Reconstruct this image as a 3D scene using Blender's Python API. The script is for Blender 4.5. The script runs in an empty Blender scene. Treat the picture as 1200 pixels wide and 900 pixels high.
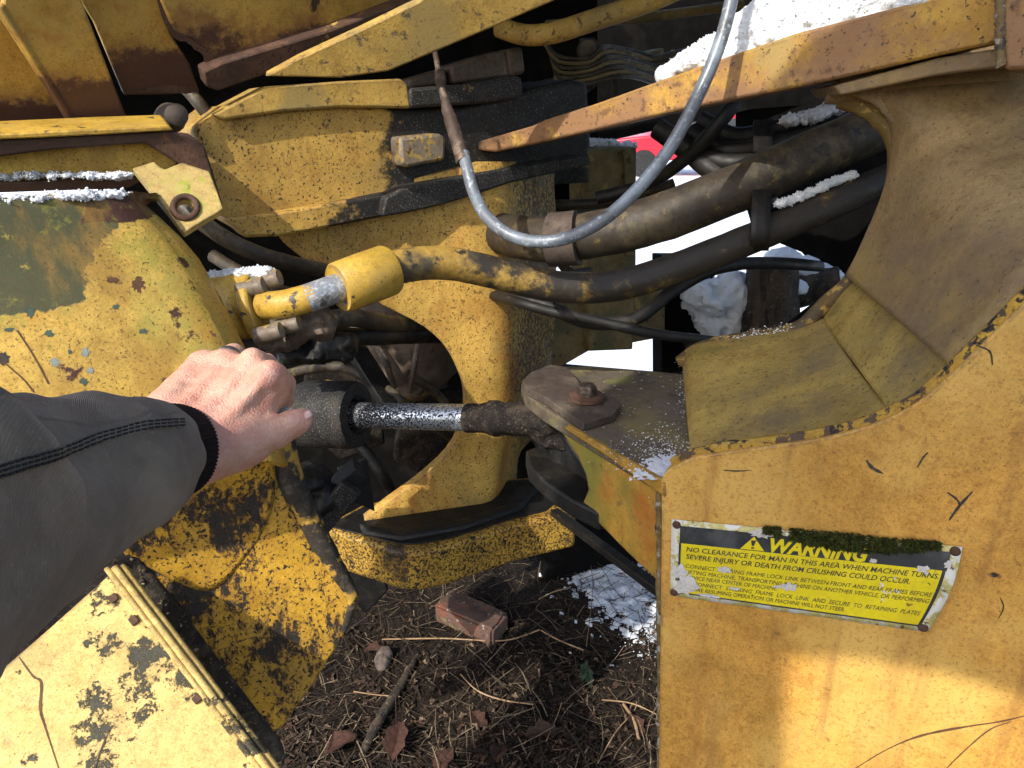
import bpy, bmesh, math, random
import numpy as np
from mathutils.bvhtree import BVHTree
from mathutils import Vector, Matrix, Quaternion, noise as mnoise, geometry as mgeo
R = math.radians
random.seed(7); np.random.seed(7)
scene = bpy.context.scene
COL = scene.collection

# ------------------------------------------------------------------ camera, sky, sun, exposure
PITCH = R(20.0); FPX = 850.0; CAM = Vector((0, 0, 1.40))
cd = bpy.data.cameras.new('camera'); co = bpy.data.objects.new('camera', cd); COL.objects.link(co)
co.location = CAM; co.rotation_euler = (R(90) - PITCH, 0, 0)
cd.sensor_width = 36.0; cd.lens = 36.0 * FPX / 1200.0; cd.clip_start = 0.02; cd.clip_end = 3000
scene.camera = co
SUN_ELEV = R(40); SUN_AZ = R(35)          # sun stands behind the camera; azimuth measured from -Y towards -X
world = bpy.data.worlds.new('World'); scene.world = world; world.use_nodes = True
wn = world.node_tree
bgn = wn.nodes['Background']
sky = wn.nodes.new('ShaderNodeTexSky'); sky.sky_type = 'NISHITA'; sky.sun_disc = False
sky.sun_elevation = SUN_ELEV; sky.sun_rotation = R(180) + SUN_AZ
sky.dust_density = 2.0
wn.links.new(sky.outputs[0], bgn.inputs[0]); bgn.inputs[1].default_value = 0.15
sd = bpy.data.lights.new('sun', 'SUN'); so = bpy.data.objects.new('sun', sd); COL.objects.link(so)
sd.energy = 2.35; sd.angle = R(0.6); sd.color = (1.0, 0.95, 0.86)
sun_from = Vector((-math.sin(SUN_AZ) * math.cos(SUN_ELEV), -math.cos(SUN_AZ) * math.cos(SUN_ELEV), math.sin(SUN_ELEV)))
so.location = sun_from * 20
so.rotation_euler = (-sun_from).to_track_quat('-Z', 'Y').to_euler()
vs = scene.view_settings
vs.view_transform = 'Standard'; vs.look = 'None'; vs.exposure = 1.2; vs.gamma = 1.0; vs.use_curve_mapping = False
scene.cycles.max_bounces = 4; scene.cycles.diffuse_bounces = 3; scene.cycles.glossy_bounces = 2
scene.cycles.use_denoising = True; scene.cycles.use_adaptive_sampling = True; scene.cycles.adaptive_threshold = 0.02

# ------------------------------------------------------------------ picture point -> place in the world
FWD = Vector((0, math.cos(PITCH), -math.sin(PITCH))); UPV = Vector((0, math.sin(PITCH), math.cos(PITCH))); RT = Vector((1, 0, 0))
def ray(x, y): return FWD + RT * ((x - 600) / FPX) - UPV * ((y - 450) / FPX)
def P(x, y, d): return CAM + ray(x, y) * d
def hit(x, y, pl):
    p0, n = pl; r = ray(x, y)
    return CAM + r * ((p0 - CAM).dot(n) / r.dot(n))
def hplane(z): return (Vector((0, 0, z)), Vector((0, 0, 1)))
def vplane(a, b):                       # upright plane through two points, normal towards the camera
    t = Vector((b.x - a.x, b.y - a.y, 0)).normalized(); n = Vector((t.y, -t.x, 0))
    if n.y > 0: n = -n
    return (a.copy(), n)
def tplane(a, b, c):
    n = (b - a).cross(c - a).normalized()
    if n.dot(CAM - a) < 0: n = -n
    return (a.copy(), n)
def offs(pl, k): return (pl[0] + pl[1] * k, pl[1])
def depth(p): return (p - CAM).dot(FWD)

# ------------------------------------------------------------------ object helpers
def tag(o, label=None, cat=None, group=None, kind=None):
    if label: o['label'] = label
    if cat: o['category'] = cat
    if group: o['group'] = group
    if kind: o['kind'] = kind
    return o
def setparent(o, parent):
    if parent is not None:
        o.parent = parent
        o.matrix_parent_inverse = wmat(parent).inverted()
def wmat(o):
    m = o.matrix_basis.copy()
    if o.parent is not None: m = wmat(o.parent) @ o.matrix_parent_inverse @ m
    return m
def thing(name, label, cat, loc, group=None):
    o = bpy.data.objects.new(name, None); o.empty_display_size = 0.05; COL.objects.link(o)
    o.location = loc
    return tag(o, label, cat, group)
def mk(name, verts, faces, mat, parent=None, smooth=True, bevel=0.0, seg=2, sharp=35, solid=0.0, sub=0, uvs=None, recalc=True):
    vs_ = [Vector(v) for v in verts]
    lo = Vector((min(v.x for v in vs_), min(v.y for v in vs_), min(v.z for v in vs_)))
    hi = Vector((max(v.x for v in vs_), max(v.y for v in vs_), max(v.z for v in vs_)))
    c = (lo + hi) / 2; c.z = lo.z
    me = bpy.data.meshes.new(name)
    me.from_pydata([tuple(v - c) for v in vs_], [], [tuple(f) for f in faces])
    if uvs is not None:
        ul = me.uv_layers.new(name='UVMap')
        for lp in me.loops: ul.data[lp.index].uv = uvs[lp.vertex_index]
    me.update()
    if recalc:
        bm = bmesh.new(); bm.from_mesh(me); bmesh.ops.recalc_face_normals(bm, faces=bm.faces); bm.to_mesh(me); bm.free()
    if smooth:
        me.shade_smooth()
        if sharp: me.set_sharp_from_angle(angle=R(sharp))
    o = bpy.data.objects.new(name, me); COL.objects.link(o); o.location = c
    me.materials.append(mat)
    if solid:
        m = o.modifiers.new('thickness', 'SOLIDIFY'); m.thickness = solid; m.offset = -1
    if bevel:
        m = o.modifiers.new('bevel', 'BEVEL'); m.width = bevel; m.segments = seg; m.limit_method = 'ANGLE'; m.angle_limit = R(35); m.harden_normals = False
    if sub:
        m = o.modifiers.new('smooth', 'SUBSURF'); m.levels = sub; m.render_levels = sub
    setparent(o, parent)
    return o
def copyobj(o, parent, loc, rot=None):
    c = o.copy(); COL.objects.link(c); c.parent = None; c.matrix_parent_inverse = Matrix.Identity(4)
    c.location = loc
    if rot is not None: c.rotation_mode = 'XYZ'; c.rotation_euler = rot
    setparent(c, parent)
    return c
def smooth_poly(pts, n=4, closed=True):
    """Catmull-Rom through 2-D or 3-D points"""
    pts = [Vector(p) for p in pts]; out = []; m = len(pts)
    for i in range(m if closed else m - 1):
        if closed: a, b, c, d = pts[(i - 1) % m], pts[i], pts[(i + 1) % m], pts[(i + 2) % m]
        else: a, b, c, d = pts[max(i - 1, 0)], pts[i], pts[i + 1], pts[min(i + 2, m - 1)]
        for k in range(n):
            t = k / n
            out.append(0.5 * ((2 * b) + (c - a) * t + (2 * a - 5 * b + 4 * c - d) * t * t + (3 * b - a - 3 * c + d) * t ** 3))
    if not closed: out.append(pts[-1])
    return out
def prism(outline, back):
    """outline: 3-D points of one face, back: offset vector -> verts, faces of a closed slab"""
    n = len(outline); vs_ = list(outline) + [p + back for p in outline]
    tri = mgeo.tessellate_polygon([outline])
    f = [tuple(t) for t in tri] + [tuple(i + n for i in reversed(t)) for t in tri]
    f += [(i, (i + 1) % n, (i + 1) % n + n, i + n) for i in range(n)]
    return vs_, f
def plate(name, pix, pl, thick, mat, parent=None, bevel=0.003, jit=0.0, back=None, seg=2, label=None):
    """a slab whose outline is met by sight lines on a plane; thick goes away from the eye"""
    pts = [hit(x, y, pl) for x, y in pix]
    if jit: pts = [p + Vector((random.uniform(-1, 1), random.uniform(-1, 1), random.uniform(-1, 1))) * jit for p in pts]
    v, _ = prism(pts, back if back is not None else -pl[1] * thick)
    n = len(pts)
    f = [tuple(range(n)), tuple(range(2 * n - 1, n - 1, -1))] + [(i, i + n, (i + 1) % n + n, (i + 1) % n) for i in range(n)]
    o = mk(name, v, f, mat, parent, bevel=bevel, seg=seg)
    if label: o['label'] = label
    return o
def frames(pts):
    ts = []
    for i in range(len(pts)):
        a = pts[max(i - 1, 0)]; b = pts[min(i + 1, len(pts) - 1)]
        ts.append((b - a).normalized())
    n = ts[0].orthogonal().normalized(); out = []
    for i, t in enumerate(ts):
        if i: n = (ts[i - 1].rotation_difference(t) @ n)
        n = (n - t * n.dot(t)).normalized()
        out.append((t, n, t.cross(n)))
    return out
def tube_data(pts, rad, seg=16, n=5, rough=0.0, flat=None):
    """pts control points, rad number or list; returns verts, faces, uvs"""
    pts = [Vector(p) for p in pts]
    if not isinstance(rad, (list, tuple)): rad = [rad] * len(pts)
    if n > 1:
        pr = smooth_poly([Vector((p.x, p.y, p.z)) for p in pts], n, False)
        rr = []
        for i in range(len(pts) - 1):
            for k in range(n): rr.append(rad[i] + (rad[i + 1] - rad[i]) * k / n)
        rr.append(rad[-1]); pts, rad = pr, rr
    fr = frames(pts); v = []; f = []; uv = []; L = 0
    for i, (p, r) in enumerate(zip(pts, rad)):
        if i: L += (p - pts[i - 1]).length
        t, a, b = fr[i]
        for k in range(seg):
            an = 2 * math.pi * k / seg
            q = a * math.cos(an) + b * math.sin(an)
            rr_ = r
            if rough: rr_ = r * (1 + rough * mnoise.noise((p + q * r) * 45.0))
            v.append(p + q * rr_); uv.append((k / seg, L))
    m = len(pts)
    for i in range(m - 1):
        for k in range(seg):
            k2 = (k + 1) % seg
            f.append((i * seg + k, i * seg + k2, (i + 1) * seg + k2, (i + 1) * seg + k))
    f.append(tuple(range(seg - 1, -1, -1))); f.append(tuple((m - 1) * seg + k for k in range(seg)))
    return v, f, uv
def tube(name, pts, rad, mat, parent=None, seg=16, n=5, rough=0.0, sharp=50, bevel=0):
    v, f, uv = tube_data(pts, rad, seg, n, rough)
    return mk(name, v, f, mat, parent, sharp=sharp, uvs=uv, bevel=bevel)
def grid(name, rows, mat, parent=None, solid=0.01, sub=0, bevel=0, sharp=40, uv=True):
    h, w = len(rows), len(rows[0])
    v = [p for r in rows for p in r]
    f = [(j * w + i, j * w + i + 1, (j + 1) * w + i + 1, (j + 1) * w + i) for j in range(h - 1) for i in range(w - 1)]
    uvs = [(i / (w - 1), j / (h - 1)) for j in range(h) for i in range(w)]
    o = mk(name, v, f, mat, parent, sharp=sharp, uvs=uvs, recalc=False)
    # normals towards the eye so that thickness goes away from it
    me = o.data; c = o.location
    s = sum(pn.normal.dot(CAM - c - pn.center) for pn in me.polygons)
    if s < 0: me.flip_normals()
    if solid:
        m = o.modifiers.new('thickness', 'SOLIDIFY'); m.thickness = solid; m.offset = -1
    if bevel:
        m = o.modifiers.new('bevel', 'BEVEL'); m.width = bevel; m.segments = 2; m.limit_method = 'ANGLE'; m.angle_limit = R(40)
    if sub:
        m = o.modifiers.new('smooth', 'SUBSURF'); m.levels = sub; m.render_levels = sub
    return o
def boxdata(c, ax, ay, az, sx, sy, sz):
    v = []
    for k in (-1, 1):
        for j in (-1, 1):
            for i in (-1, 1): v.append(c + ax * (i * sx / 2) + ay * (j * sy / 2) + az * (k * sz / 2))
    f = [(0, 2, 3, 1), (4, 5, 7, 6), (0, 1, 5, 4), (2, 6, 7, 3), (0, 4, 6, 2), (1, 3, 7, 5)]
    return v, f
def bar(name, a, b, w, h, mat, parent=None, up=Vector((0, 0, 1)), bevel=0.003):
    t = (b - a).normalized(); s = t.cross(up).normalized(); u = s.cross(t)
    v, f = boxdata((a + b) / 2, t, s, u, (b - a).length, w, h)
    return mk(name, v, f, mat, parent, bevel=bevel)
def axis_frame(axis):
    z = axis.normalized(); x = z.orthogonal().normalized(); return x, z.cross(x), z
def lathe(name, c, axis, prof, mat, parent=None, seg=32, sharp=40, twist=0.0, rough=0.0):
    """prof: list of (radius, height) along axis"""
    x, y, z = axis_frame(axis); v = []; f = []
    for r, h in prof:
        for k in range(seg):
            an = 2 * math.pi * k / seg + twist
            q = c + x * (r * math.cos(an)) + y * (r * math.sin(an)) + z * h
            if rough: q = q + (q - c - z * h).normalized() * rough * mnoise.noise(q * 60)
            v.append(q)
    m = len(prof)
    for i in range(m - 1):
        for k in range(seg):
            k2 = (k + 1) % seg; f.append((i * seg + k, i * seg + k2, (i + 1) * seg + k2, (i + 1) * seg + k))
    f.append(tuple(range(seg - 1, -1, -1))); f.append(tuple((m - 1) * seg + k for k in range(seg)))
    return mk(name, v, f, mat, parent, sharp=sharp)
def hexbolt(c, axis, r, h, mat, parent, washer=None, wmat_=None, name='bolt'):
    b = lathe(name, c, axis, [(r * 0.97, 0), (r, 0.001), (r, h * 0.82), (r * 0.86, h)], mat, parent, seg=6, sharp=25)
    if washer: lathe('washer', c, axis, [(washer, -0.002), (washer, h * 0.22), (washer * 0.93, h * 0.28)], wmat_ or mat, b, seg=28)
    return b

# ------------------------------------------------------------------ soft shapes: distance field -> mesh (surface nets)
LAT = np.random.RandomState(3).rand(32, 32, 32)
def vnoise(p):
    i = np.floor(p).astype(int); f = p - i; f = f * f * (3 - 2 * f); i &= 31; j = (i + 1) & 31
    x0, y0, z0 = i[..., 0], i[..., 1], i[..., 2]; x1, y1, z1 = j[..., 0], j[..., 1], j[..., 2]
    fx, fy, fz = f[..., 0], f[..., 1], f[..., 2]
    def L(a, b, t): return a + (b - a) * t
    return L(L(L(LAT[x0, y0, z0], LAT[x1, y0, z0], fx), L(LAT[x0, y1, z0], LAT[x1, y1, z0], fx), fy),
             L(L(LAT[x0, y0, z1], LAT[x1, y0, z1], fx), L(LAT[x0, y1, z1], LAT[x1, y1, z1], fx), fy), fz) * 2 - 1
def smin(a, b, k):
    h = np.clip(0.5 + 0.5 * (b - a) / k, 0, 1)
    return b * (1 - h) + a * h - k * h * (1 - h)
def d_caps(p, a, b, ra, rb):
    a = np.array(a); b = np.array(b); ab = b - a
    t = np.clip(((p - a) @ ab) / (ab @ ab), 0, 1)
    return np.linalg.norm(p - a - t[..., None] * ab, axis=-1) - (ra + (rb - ra) * t)
def d_ell(p, c, r, M=None):
    q = p - np.array(c)
    if M is not None: q = q @ np.array(M)
    r = np.array(r)
    k0 = np.linalg.norm(q / r, axis=-1); k1 = np.linalg.norm(q / (r * r), axis=-1)
    return k0 * (k0 - 1) / np.maximum(k1, 1e-9)
def net(fn, lo, hi, h):
    lo = np.array(lo); hi = np.array(hi); n = np.ceil((hi - lo) / h).astype(int) + 1
    ax = [lo[i] + np.arange(n[i]) * h for i in range(3)]
    g = np.stack(np.meshgrid(*ax, indexing='ij'), -1)
    v = fn(g); s = v < 0
    c = np.zeros(tuple(n - 1) + (3,)); cnt = np.zeros(tuple(n - 1))
    offs_ = [(i, j, k) for i in (0, 1) for j in (0, 1) for k in (0, 1)]
    def sl(o): return tuple(slice(o[i], n[i] - 1 + o[i]) for i in range(3))
    for a in range(3):
        for o in offs_:
            if o[a]: continue
            o2 = list(o); o2[a] = 1; o2 = tuple(o2)
            va, vb = v[sl(o)], v[sl(o2)]; m = (va < 0) != (vb < 0)
            t = np.where(m, va / np.where(m, va - vb, 1), 0)
            pt = g[sl(o)].copy(); pt[..., a] += t * h
            c += pt * m[..., None]; cnt += m
    act = cnt > 0; idx = -np.ones(tuple(n - 1), int); idx[act] = np.arange(act.sum())
    verts = c[act] / cnt[act][:, None]; faces = []
    for a in range(3):
        b, d = (a + 1) % 3, (a + 2) % 3
        s0 = np.take(s, range(0, n[a] - 1), a); s1 = np.take(s, range(1, n[a]), a)
        for flip in (0, 1):
            m = (s0 & ~s1) if not flip else (~s0 & s1)
            I = np.argwhere(m)
            I = I[(I[:, b] > 0) & (I[:, d] > 0) & (I[:, b] < n[b] - 1) & (I[:, d] < n[d] - 1)]
            if not len(I): continue
            q = []
            for (ob, od) in ((-1, -1), (0, -1), (0, 0), (-1, 0)):
                J = I.copy(); J[:, b] += ob; J[:, d] += od; q.append(idx[J[:, 0], J[:, 1], J[:, 2]])
            q = np.stack(q, 1)
            if flip: q = q[:, ::-1]
            faces.append(q)
    f = np.concatenate(faces); f = f[(f >= 0).all(1)]
    return verts, f
def blob(name, fn, lo, hi, h, mat, parent=None, relax=1):
    v, f = net(fn, lo, hi, h)
    o = mk(name, [tuple(x) for x in v], [tuple(int(i) for i in x) for x in f], mat, parent, sharp=None, recalc=False)
    if relax:
        m = o.modifiers.new('relax', 'SMOOTH'); m.factor = 0.5; m.iterations = relax
    return o
def lump(name, spheres, mat, parent=None, h=0.004, k=0.012, amp=0.004, fr=90.0, floor=None, relax=1):
    """spheres: (Vector, radius or (rx,ry,rz))"""
    mx = max(max(r) if isinstance(r, tuple) else r for _, r in spheres) + 0.015
    lo = [min(c[i] for c, r in spheres) - mx for i in range(3)]; hi = [max(c[i] for c, r in spheres) + mx for i in range(3)]
    def fn(g):
        d = None
        for c, r in spheres:
            e = d_ell(g, c, r if isinstance(r, tuple) else (r, r, r))
            d = e if d is None else smin(d, e, k)
        d = d + amp * vnoise(g * fr) + amp * 0.6 * vnoise(g * fr * 2.7) + amp * 0.4 * vnoise(g * fr * 6.1)
        if floor is not None: d = np.maximum(d, floor - g[..., 2])
        return d
    return blob(name, fn, lo, hi, h, mat, parent, relax)

# ------------------------------------------------------------------ materials
def new_mat(name):
    m = bpy.data.materials.new(name); m.use_nodes = True
    nt = m.node_tree; return m, nt, nt.nodes['Principled BSDF']
class NB:
    def __init__(s, nt): s.nt = nt; s.tc = nt.nodes.new('ShaderNodeTexCoord'); s.k = 0
    def n(s, t, **kw):
        x = s.nt.nodes.new(t)
        for a, b in kw.items(): setattr(x, a, b)
        return x
    def l(s, a, b): s.nt.links.new(a, b)
    def co(s, st=(1, 1, 1), src='Object', rot=(0, 0, 0)):
        m = s.n('ShaderNodeMapping'); s.k += 1
        m.inputs['Scale'].default_value = st; m.inputs['Rotation'].default_value = rot
        m.inputs['Location'].default_value = (s.k * 3.17, s.k * 1.73, s.k * 2.41)
        s.l(s.tc.outputs[src], m.inputs['Vector']); return m.outputs[0]
    def noise(s, scale, detail=5, rough=0.6, st=(1, 1, 1), dist=0.0, src='Object', rot=(0, 0, 0)):
        t = s.n('ShaderNodeTexNoise'); s.l(s.co(st, src, rot), t.inputs['Vector'])
        t.inputs['Scale'].default_value = scale; t.inputs['Detail'].default_value = detail
        t.inputs['Roughness'].default_value = rough; t.inputs['Distortion'].default_value = dist
        return t.outputs['Fac']
    def voro(s, scale, feature='F1', out='Distance', st=(1, 1, 1), rand=1.0):
        t = s.n('ShaderNodeTexVoronoi'); t.feature = feature; s.l(s.co(st), t.inputs['Vector'])
        t.inputs['Scale'].default_value = scale; t.inputs['Randomness'].default_value = rand
        return t.outputs[out]
    def step(s, fac, lo, hi, a=0.0, b=1.0):
        m = s.n('ShaderNodeMapRange'); m.interpolation_type = 'SMOOTHSTEP'
        s.l(fac, m.inputs['Value']); m.inputs['From Min'].default_value = lo; m.inputs['From Max'].default_value = hi
        m.inputs['To Min'].default_value = a; m.inputs['To Max'].default_value = b; return m.outputs[0]
    def math(s, op, a, b=0.0):
        m = s.n('ShaderNodeMath', operation=op)
        for i, x in enumerate((a, b)):
            if isinstance(x, (int, float)): m.inputs[i].default_value = x
            else: s.l(x, m.inputs[i])
        return m.outputs[0]
    def mix(s, fac, a, b, mode='MIX'):
        m = s.n('ShaderNodeMix', data_type='RGBA', blend_type=mode)
        if isinstance(fac, (int, float)): m.inputs[0].default_value = fac
        else: s.l(fac, m.inputs[0])
        for i, x in ((6, a), (7, b)):
            if isinstance(x, tuple): m.inputs[i].default_value = (*x, 1)
            else: s.l(x, m.inputs[i])
        return m.outputs[2]
    def bump(s, h, strength=1.0, dist=0.001, nrm=None):
        b = s.n('ShaderNodeBump'); s.l(h, b.inputs['Height']); b.inputs['Strength'].default_value = strength
        b.inputs['Distance'].default_value = dist
        if nrm is not None: s.l(nrm, b.inputs['Normal'])
        return b.outputs[0]
def L(c, s, lo, hi, d=6, st=(1, 1, 1), h=0.0, ro=None, brk=None, a=1.0, rough=0.62, dist=0.0, rot=(0, 0, 0), zr=None, xr=None, yr=None, halo=None):
    return dict(halo=halo, c=c, s=s, lo=lo, hi=hi, d=d, st=st, h=h, ro=ro, brk=brk, a=a, rough=rough, dist=dist, rot=rot, zr=zr, xr=xr, yr=yr)
def paint(name, base, layers=(), rough=0.6, metal=0.0, fine=0.15, fine_s=260, bump=0.5, spec=0.4, dist=0.0015, dents=0.0, mott=0.3, dirt=0.5, edge=None):
    """weathered paint: mottled base colour, then stains, rust, chips and grime as layers with shapes of their own; edge = (colour, width) worn edges"""
    m, nt, bs = new_mat(name); b = NB(nt)
    g = b.step(b.noise(fine_s, 4, 0.7), 0.25, 0.75, 1 - fine, 1 + fine)
    col = b.mix(1.0, base, g, 'MULTIPLY')
    if mott: col = b.mix(1.0, col, b.step(b.noise(4.2, 9, 0.72, dist=0.4), 0.30, 0.70, 1 - mott, 1 + mott * 0.55), 'MULTIPLY')
    if dirt:
        col = b.mix(b.math('MULTIPLY', b.step(b.noise(17, 9, 0.74), 0.44, 0.72), dirt), col, b.mix(1.0, col, (0.50, 0.38, 0.33), 'MULTIPLY'))
        col = b.mix(b.math('MULTIPLY', b.step(b.noise(26, 6, 0.7, st=(1, 1, 0.13)), 0.50, 0.72), dirt * 0.7), col, b.mix(1.0, col, (0.55, 0.40, 0.33), 'MULTIPLY'))
        col = b.mix(b.math('MULTIPLY', b.step(b.noise(85, 6, 0.78), 0.48, 0.70), dirt * 1.15), col, b.mix(1.0, col, (0.52, 0.40, 0.30), 'MULTIPLY'))
        col = b.mix(b.math('MULTIPLY', b.step(b.noise(440, 3, 0.6), 0.58, 0.68), dirt), col, b.mix(1.0, col, (0.30, 0.22, 0.18), 'MULTIPLY'))
    hgt = b.math('MULTIPLY', b.noise(fine_s * 1.4, 3, 0.6), 0.3)
    hgt = b.math('ADD', hgt, b.math('MULTIPLY', b.noise(60, 6, 0.7), 0.6))
    for y in layers:
        nz = b.noise(y['s'], y['d'], y['rough'], y['st'], y['dist'], rot=y['rot'])
        if y['brk']:
            s2, lo2, hi2 = y['brk']; nz = b.math('ADD', nz, b.step(b.noise(s2, 4, 0.65), lo2, hi2, -0.22, 0.0))
        for ax, key in ((0, 'xr'), (1, 'yr'), (2, 'zr')):
            if y[key]:
                sp = b.n('ShaderNodeSeparateXYZ'); b.l(b.tc.outputs['Object'], sp.inputs[0])
                nz = b.math('ADD', nz, b.step(sp.outputs[ax], y[key][0], y[key][1], -0.5, 0.0))
        f = b.step(nz, y['lo'], y['hi'])
        if y['halo']:
            col = b.mix(b.math('MULTIPLY', b.step(nz, y['lo'] - y['halo'][1], y['lo']), 0.85), col, y['halo'][0])
        if y['a'] != 1.0: f = b.math('MULTIPLY', f, y['a'])
        col = b.mix(f, col, y['c'])
        if y['h']: hgt = b.math('ADD', hgt, b.math('MULTIPLY', f, y['h']))
    if edge:
        bv = b.n('ShaderNodeBevel'); bv.samples = 2; bv.inputs['Radius'].default_value = edge[1]
        ge = b.n('ShaderNodeNewGeometry'); dt = b.n('ShaderNodeVectorMath', operation='DOT_PRODUCT'); b.l(bv.outputs[0], dt.inputs[0]); b.l(ge.outputs['Normal'], dt.inputs[1])
        em = b.math('MULTIPLY', b.step(dt.outputs['Value'], 0.985, 0.86), b.step(b.noise(55, 6, 0.7), 0.40, 0.56))
        col = b.mix(em, col, edge[0]); hgt = b.math('ADD', hgt, b.math('MULTIPLY', em, -0.8))
    b.l(col, bs.inputs['Base Color'])
    rn = b.step(b.noise(30, 6, 0.7), 0.3, 0.7, max(rough - 0.12, 0.05), min(rough + 0.16, 1))
    b.l(rn, bs.inputs['Roughness'])
    bs.inputs['Metallic'].default_value = metal; bs.inputs['Specular IOR Level'].default_value = spec
    nr = b.bump(hgt, bump, dist)
    if dents: nr = b.bump(b.noise(7, 3, 0.5), dents, 0.03, nr)
    b.l(nr, bs.inputs['Normal'])
    return m
YEL = (0.50, 0.285, 0.045); OCH = (0.38, 0.20, 0.03); PALE = (0.55, 0.36, 0.085); ORG = (0.45, 0.17, 0.025)
RUST = (0.085, 0.030, 0.013); BRN = (0.075, 0.045, 0.024); BLK = (0.010, 0.009, 0.008); OLV = (0.14, 0.115, 0.035); GRN = (0.11, 0.13, 0.02)
SPECK = L((0.11, 0.055, 0.018), 330, 0.61, 0.70, 3, a=0.75)
M = {}
M['panel'] = paint('panel_paint', (0.56, 0.300, 0.058), [
    L((0.60, 0.385, 0.10), 5, 0.42, 0.68, 5, a=0.8), L((0.46, 0.20, 0.045), 4, 0.50, 0.74, 7, st=(1.6, 1.6, 0.6), a=0.75),
    L((0.25, 0.105, 0.03), 8, 0.60, 0.80, 8, a=0.6, rough=0.7), L((0.24, 0.11, 0.035), 24, 0.54, 0.72, 7, st=(1, 1, 0.10), rot=(0, 0.45, 0), a=0.6), L((0.26, 0.13, 0.04), 24, 0.56, 0.74, 7, st=(1, 1, 0.14), rot=(0, -0.6, 0), a=0.5),
    L((0.17, 0.075, 0.025), 75, 0.60, 0.72, 6, a=0.6), SPECK, L((0.33, 0.13, 0.03), 240, 0.55, 0.66, 2, a=0.5),
    L((0.035, 0.028, 0.022), 17, 0.735, 0.75, 6, st=(1, 1, 1.6), h=-0.8, halo=((0.20, 0.09, 0.03), 0.03))], edge=((0.06, 0.035, 0.02), 0.006), rough=0.55, dents=0.15)
M['edge'] = paint('panel_edge_paint', (0.42, 0.25, 0.03), [L(BRN, 55, 0.52, 0.56, 5, h=-0.8), L(BLK, 40, 0.56, 0.60, 5, h=-1.0)], rough=0.6)
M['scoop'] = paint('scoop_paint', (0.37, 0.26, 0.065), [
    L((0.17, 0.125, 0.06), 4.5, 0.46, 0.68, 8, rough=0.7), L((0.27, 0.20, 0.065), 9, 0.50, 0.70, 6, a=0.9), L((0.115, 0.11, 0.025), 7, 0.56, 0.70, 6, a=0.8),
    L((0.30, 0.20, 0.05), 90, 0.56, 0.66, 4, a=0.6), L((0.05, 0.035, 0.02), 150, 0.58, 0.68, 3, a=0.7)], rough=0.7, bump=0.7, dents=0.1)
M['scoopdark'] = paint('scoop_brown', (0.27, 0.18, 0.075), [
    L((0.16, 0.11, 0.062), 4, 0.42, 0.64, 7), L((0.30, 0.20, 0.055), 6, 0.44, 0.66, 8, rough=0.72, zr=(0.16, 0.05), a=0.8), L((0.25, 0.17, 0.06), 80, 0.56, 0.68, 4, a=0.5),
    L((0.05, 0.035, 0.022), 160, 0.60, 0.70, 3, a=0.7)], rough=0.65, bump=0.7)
M['rim'] = paint('rim_paint', (0.19, 0.125, 0.03), [L((0.07, 0.05, 0.025), 14, 0.46, 0.60, 6), L(GRN, 18, 0.55, 0.68, 6, a=0.8), L((0.33, 0.21, 0.05), 60, 0.55, 0.62, 5)], rough=0.7, bump=0.9)
M['deck'] = paint('deck_dirt', (0.115, 0.092, 0.064), [
    L((0.16, 0.12, 0.05), 8, 0.45, 0.65, 6), L((0.13, 0.135, 0.03), 10, 0.56, 0.70, 6, a=0.8), L((0.05, 0.036, 0.022), 25, 0.58, 0.70, 5),
    L((0.75, 0.77, 0.80), 130, 0.69, 0.72, 2, h=0.8)], rough=0.85, bump=0.8)
M['cheek'] = paint('cheek_paint', (0.46, 0.265, 0.04), [
    L((0.38, 0.13, 0.02), 6, 0.52, 0.66, 6), L((0.20, 0.18, 0.03), 7, 0.47, 0.63, 6, st=(1, 1, 0.7)), L((0.15, 0.10, 0.03), 40, 0.58, 0.70, 5, a=0.8), SPECK], edge=((0.06, 0.035, 0.02), 0.006), rough=0.6)
M['beam'] = paint('beam_paint', (0.48, 0.275, 0.048), [L((0.36, 0.19, 0.03), 40, 0.4, 0.6, 6, st=(1, 1, .3), a=0.6), L((0.012, 0.010, 0.008), 26, 0.30, 0.42, 7, rough=0.75, xr=(-0.07, -0.22)),
    L((0.24, 0.125, 0.055), 5, 0.42, 0.56, 6, st=(1, 1, 1.5)), L((0.48, 0.29, 0.05), 11, 0.55, 0.66, 6, a=0.8), L((0.30, 0.20, 0.06), 8, 0.58, 0.70, 5),
    L((0.11, 0.055, 0.025), 45, 0.56, 0.68, 5, a=0.8), L((0.06, 0.03, 0.015), 160, 0.60, 0.68, 3)], edge=((0.06, 0.035, 0.02), 0.006), rough=0.62, bump=0.8)
M['column'] = paint('column_paint', (0.56, 0.345, 0.075), [
    L((0.37, 0.16, 0.03), 6, 0.50, 0.70, 6, st=(1.5, 1.5, 0.6)), L((0.30, 0.21, 0.06), 5, 0.52, 0.68, 5, a=0.9), L((0.20, 0.19, 0.03), 8, 0.62, 0.72, 6, a=0.8),
    L((0.14, 0.07, 0.02), 70, 0.60, 0.68, 4, a=0.8), SPECK, L((0.05, 0.035, 0.018), 230, 0.60, 0.66, 2), L((0.030, 0.022, 0.014), 130, 0.36, 0.56, 6, xr=(0.06, 0.20), a=0.92), L((0.16, 0.12, 0.05), 6, 0.48, 0.66, 7, zr=(0.26, 0.12), a=0.6)], edge=((0.06, 0.035, 0.02), 0.006), rough=0.55)
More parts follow.
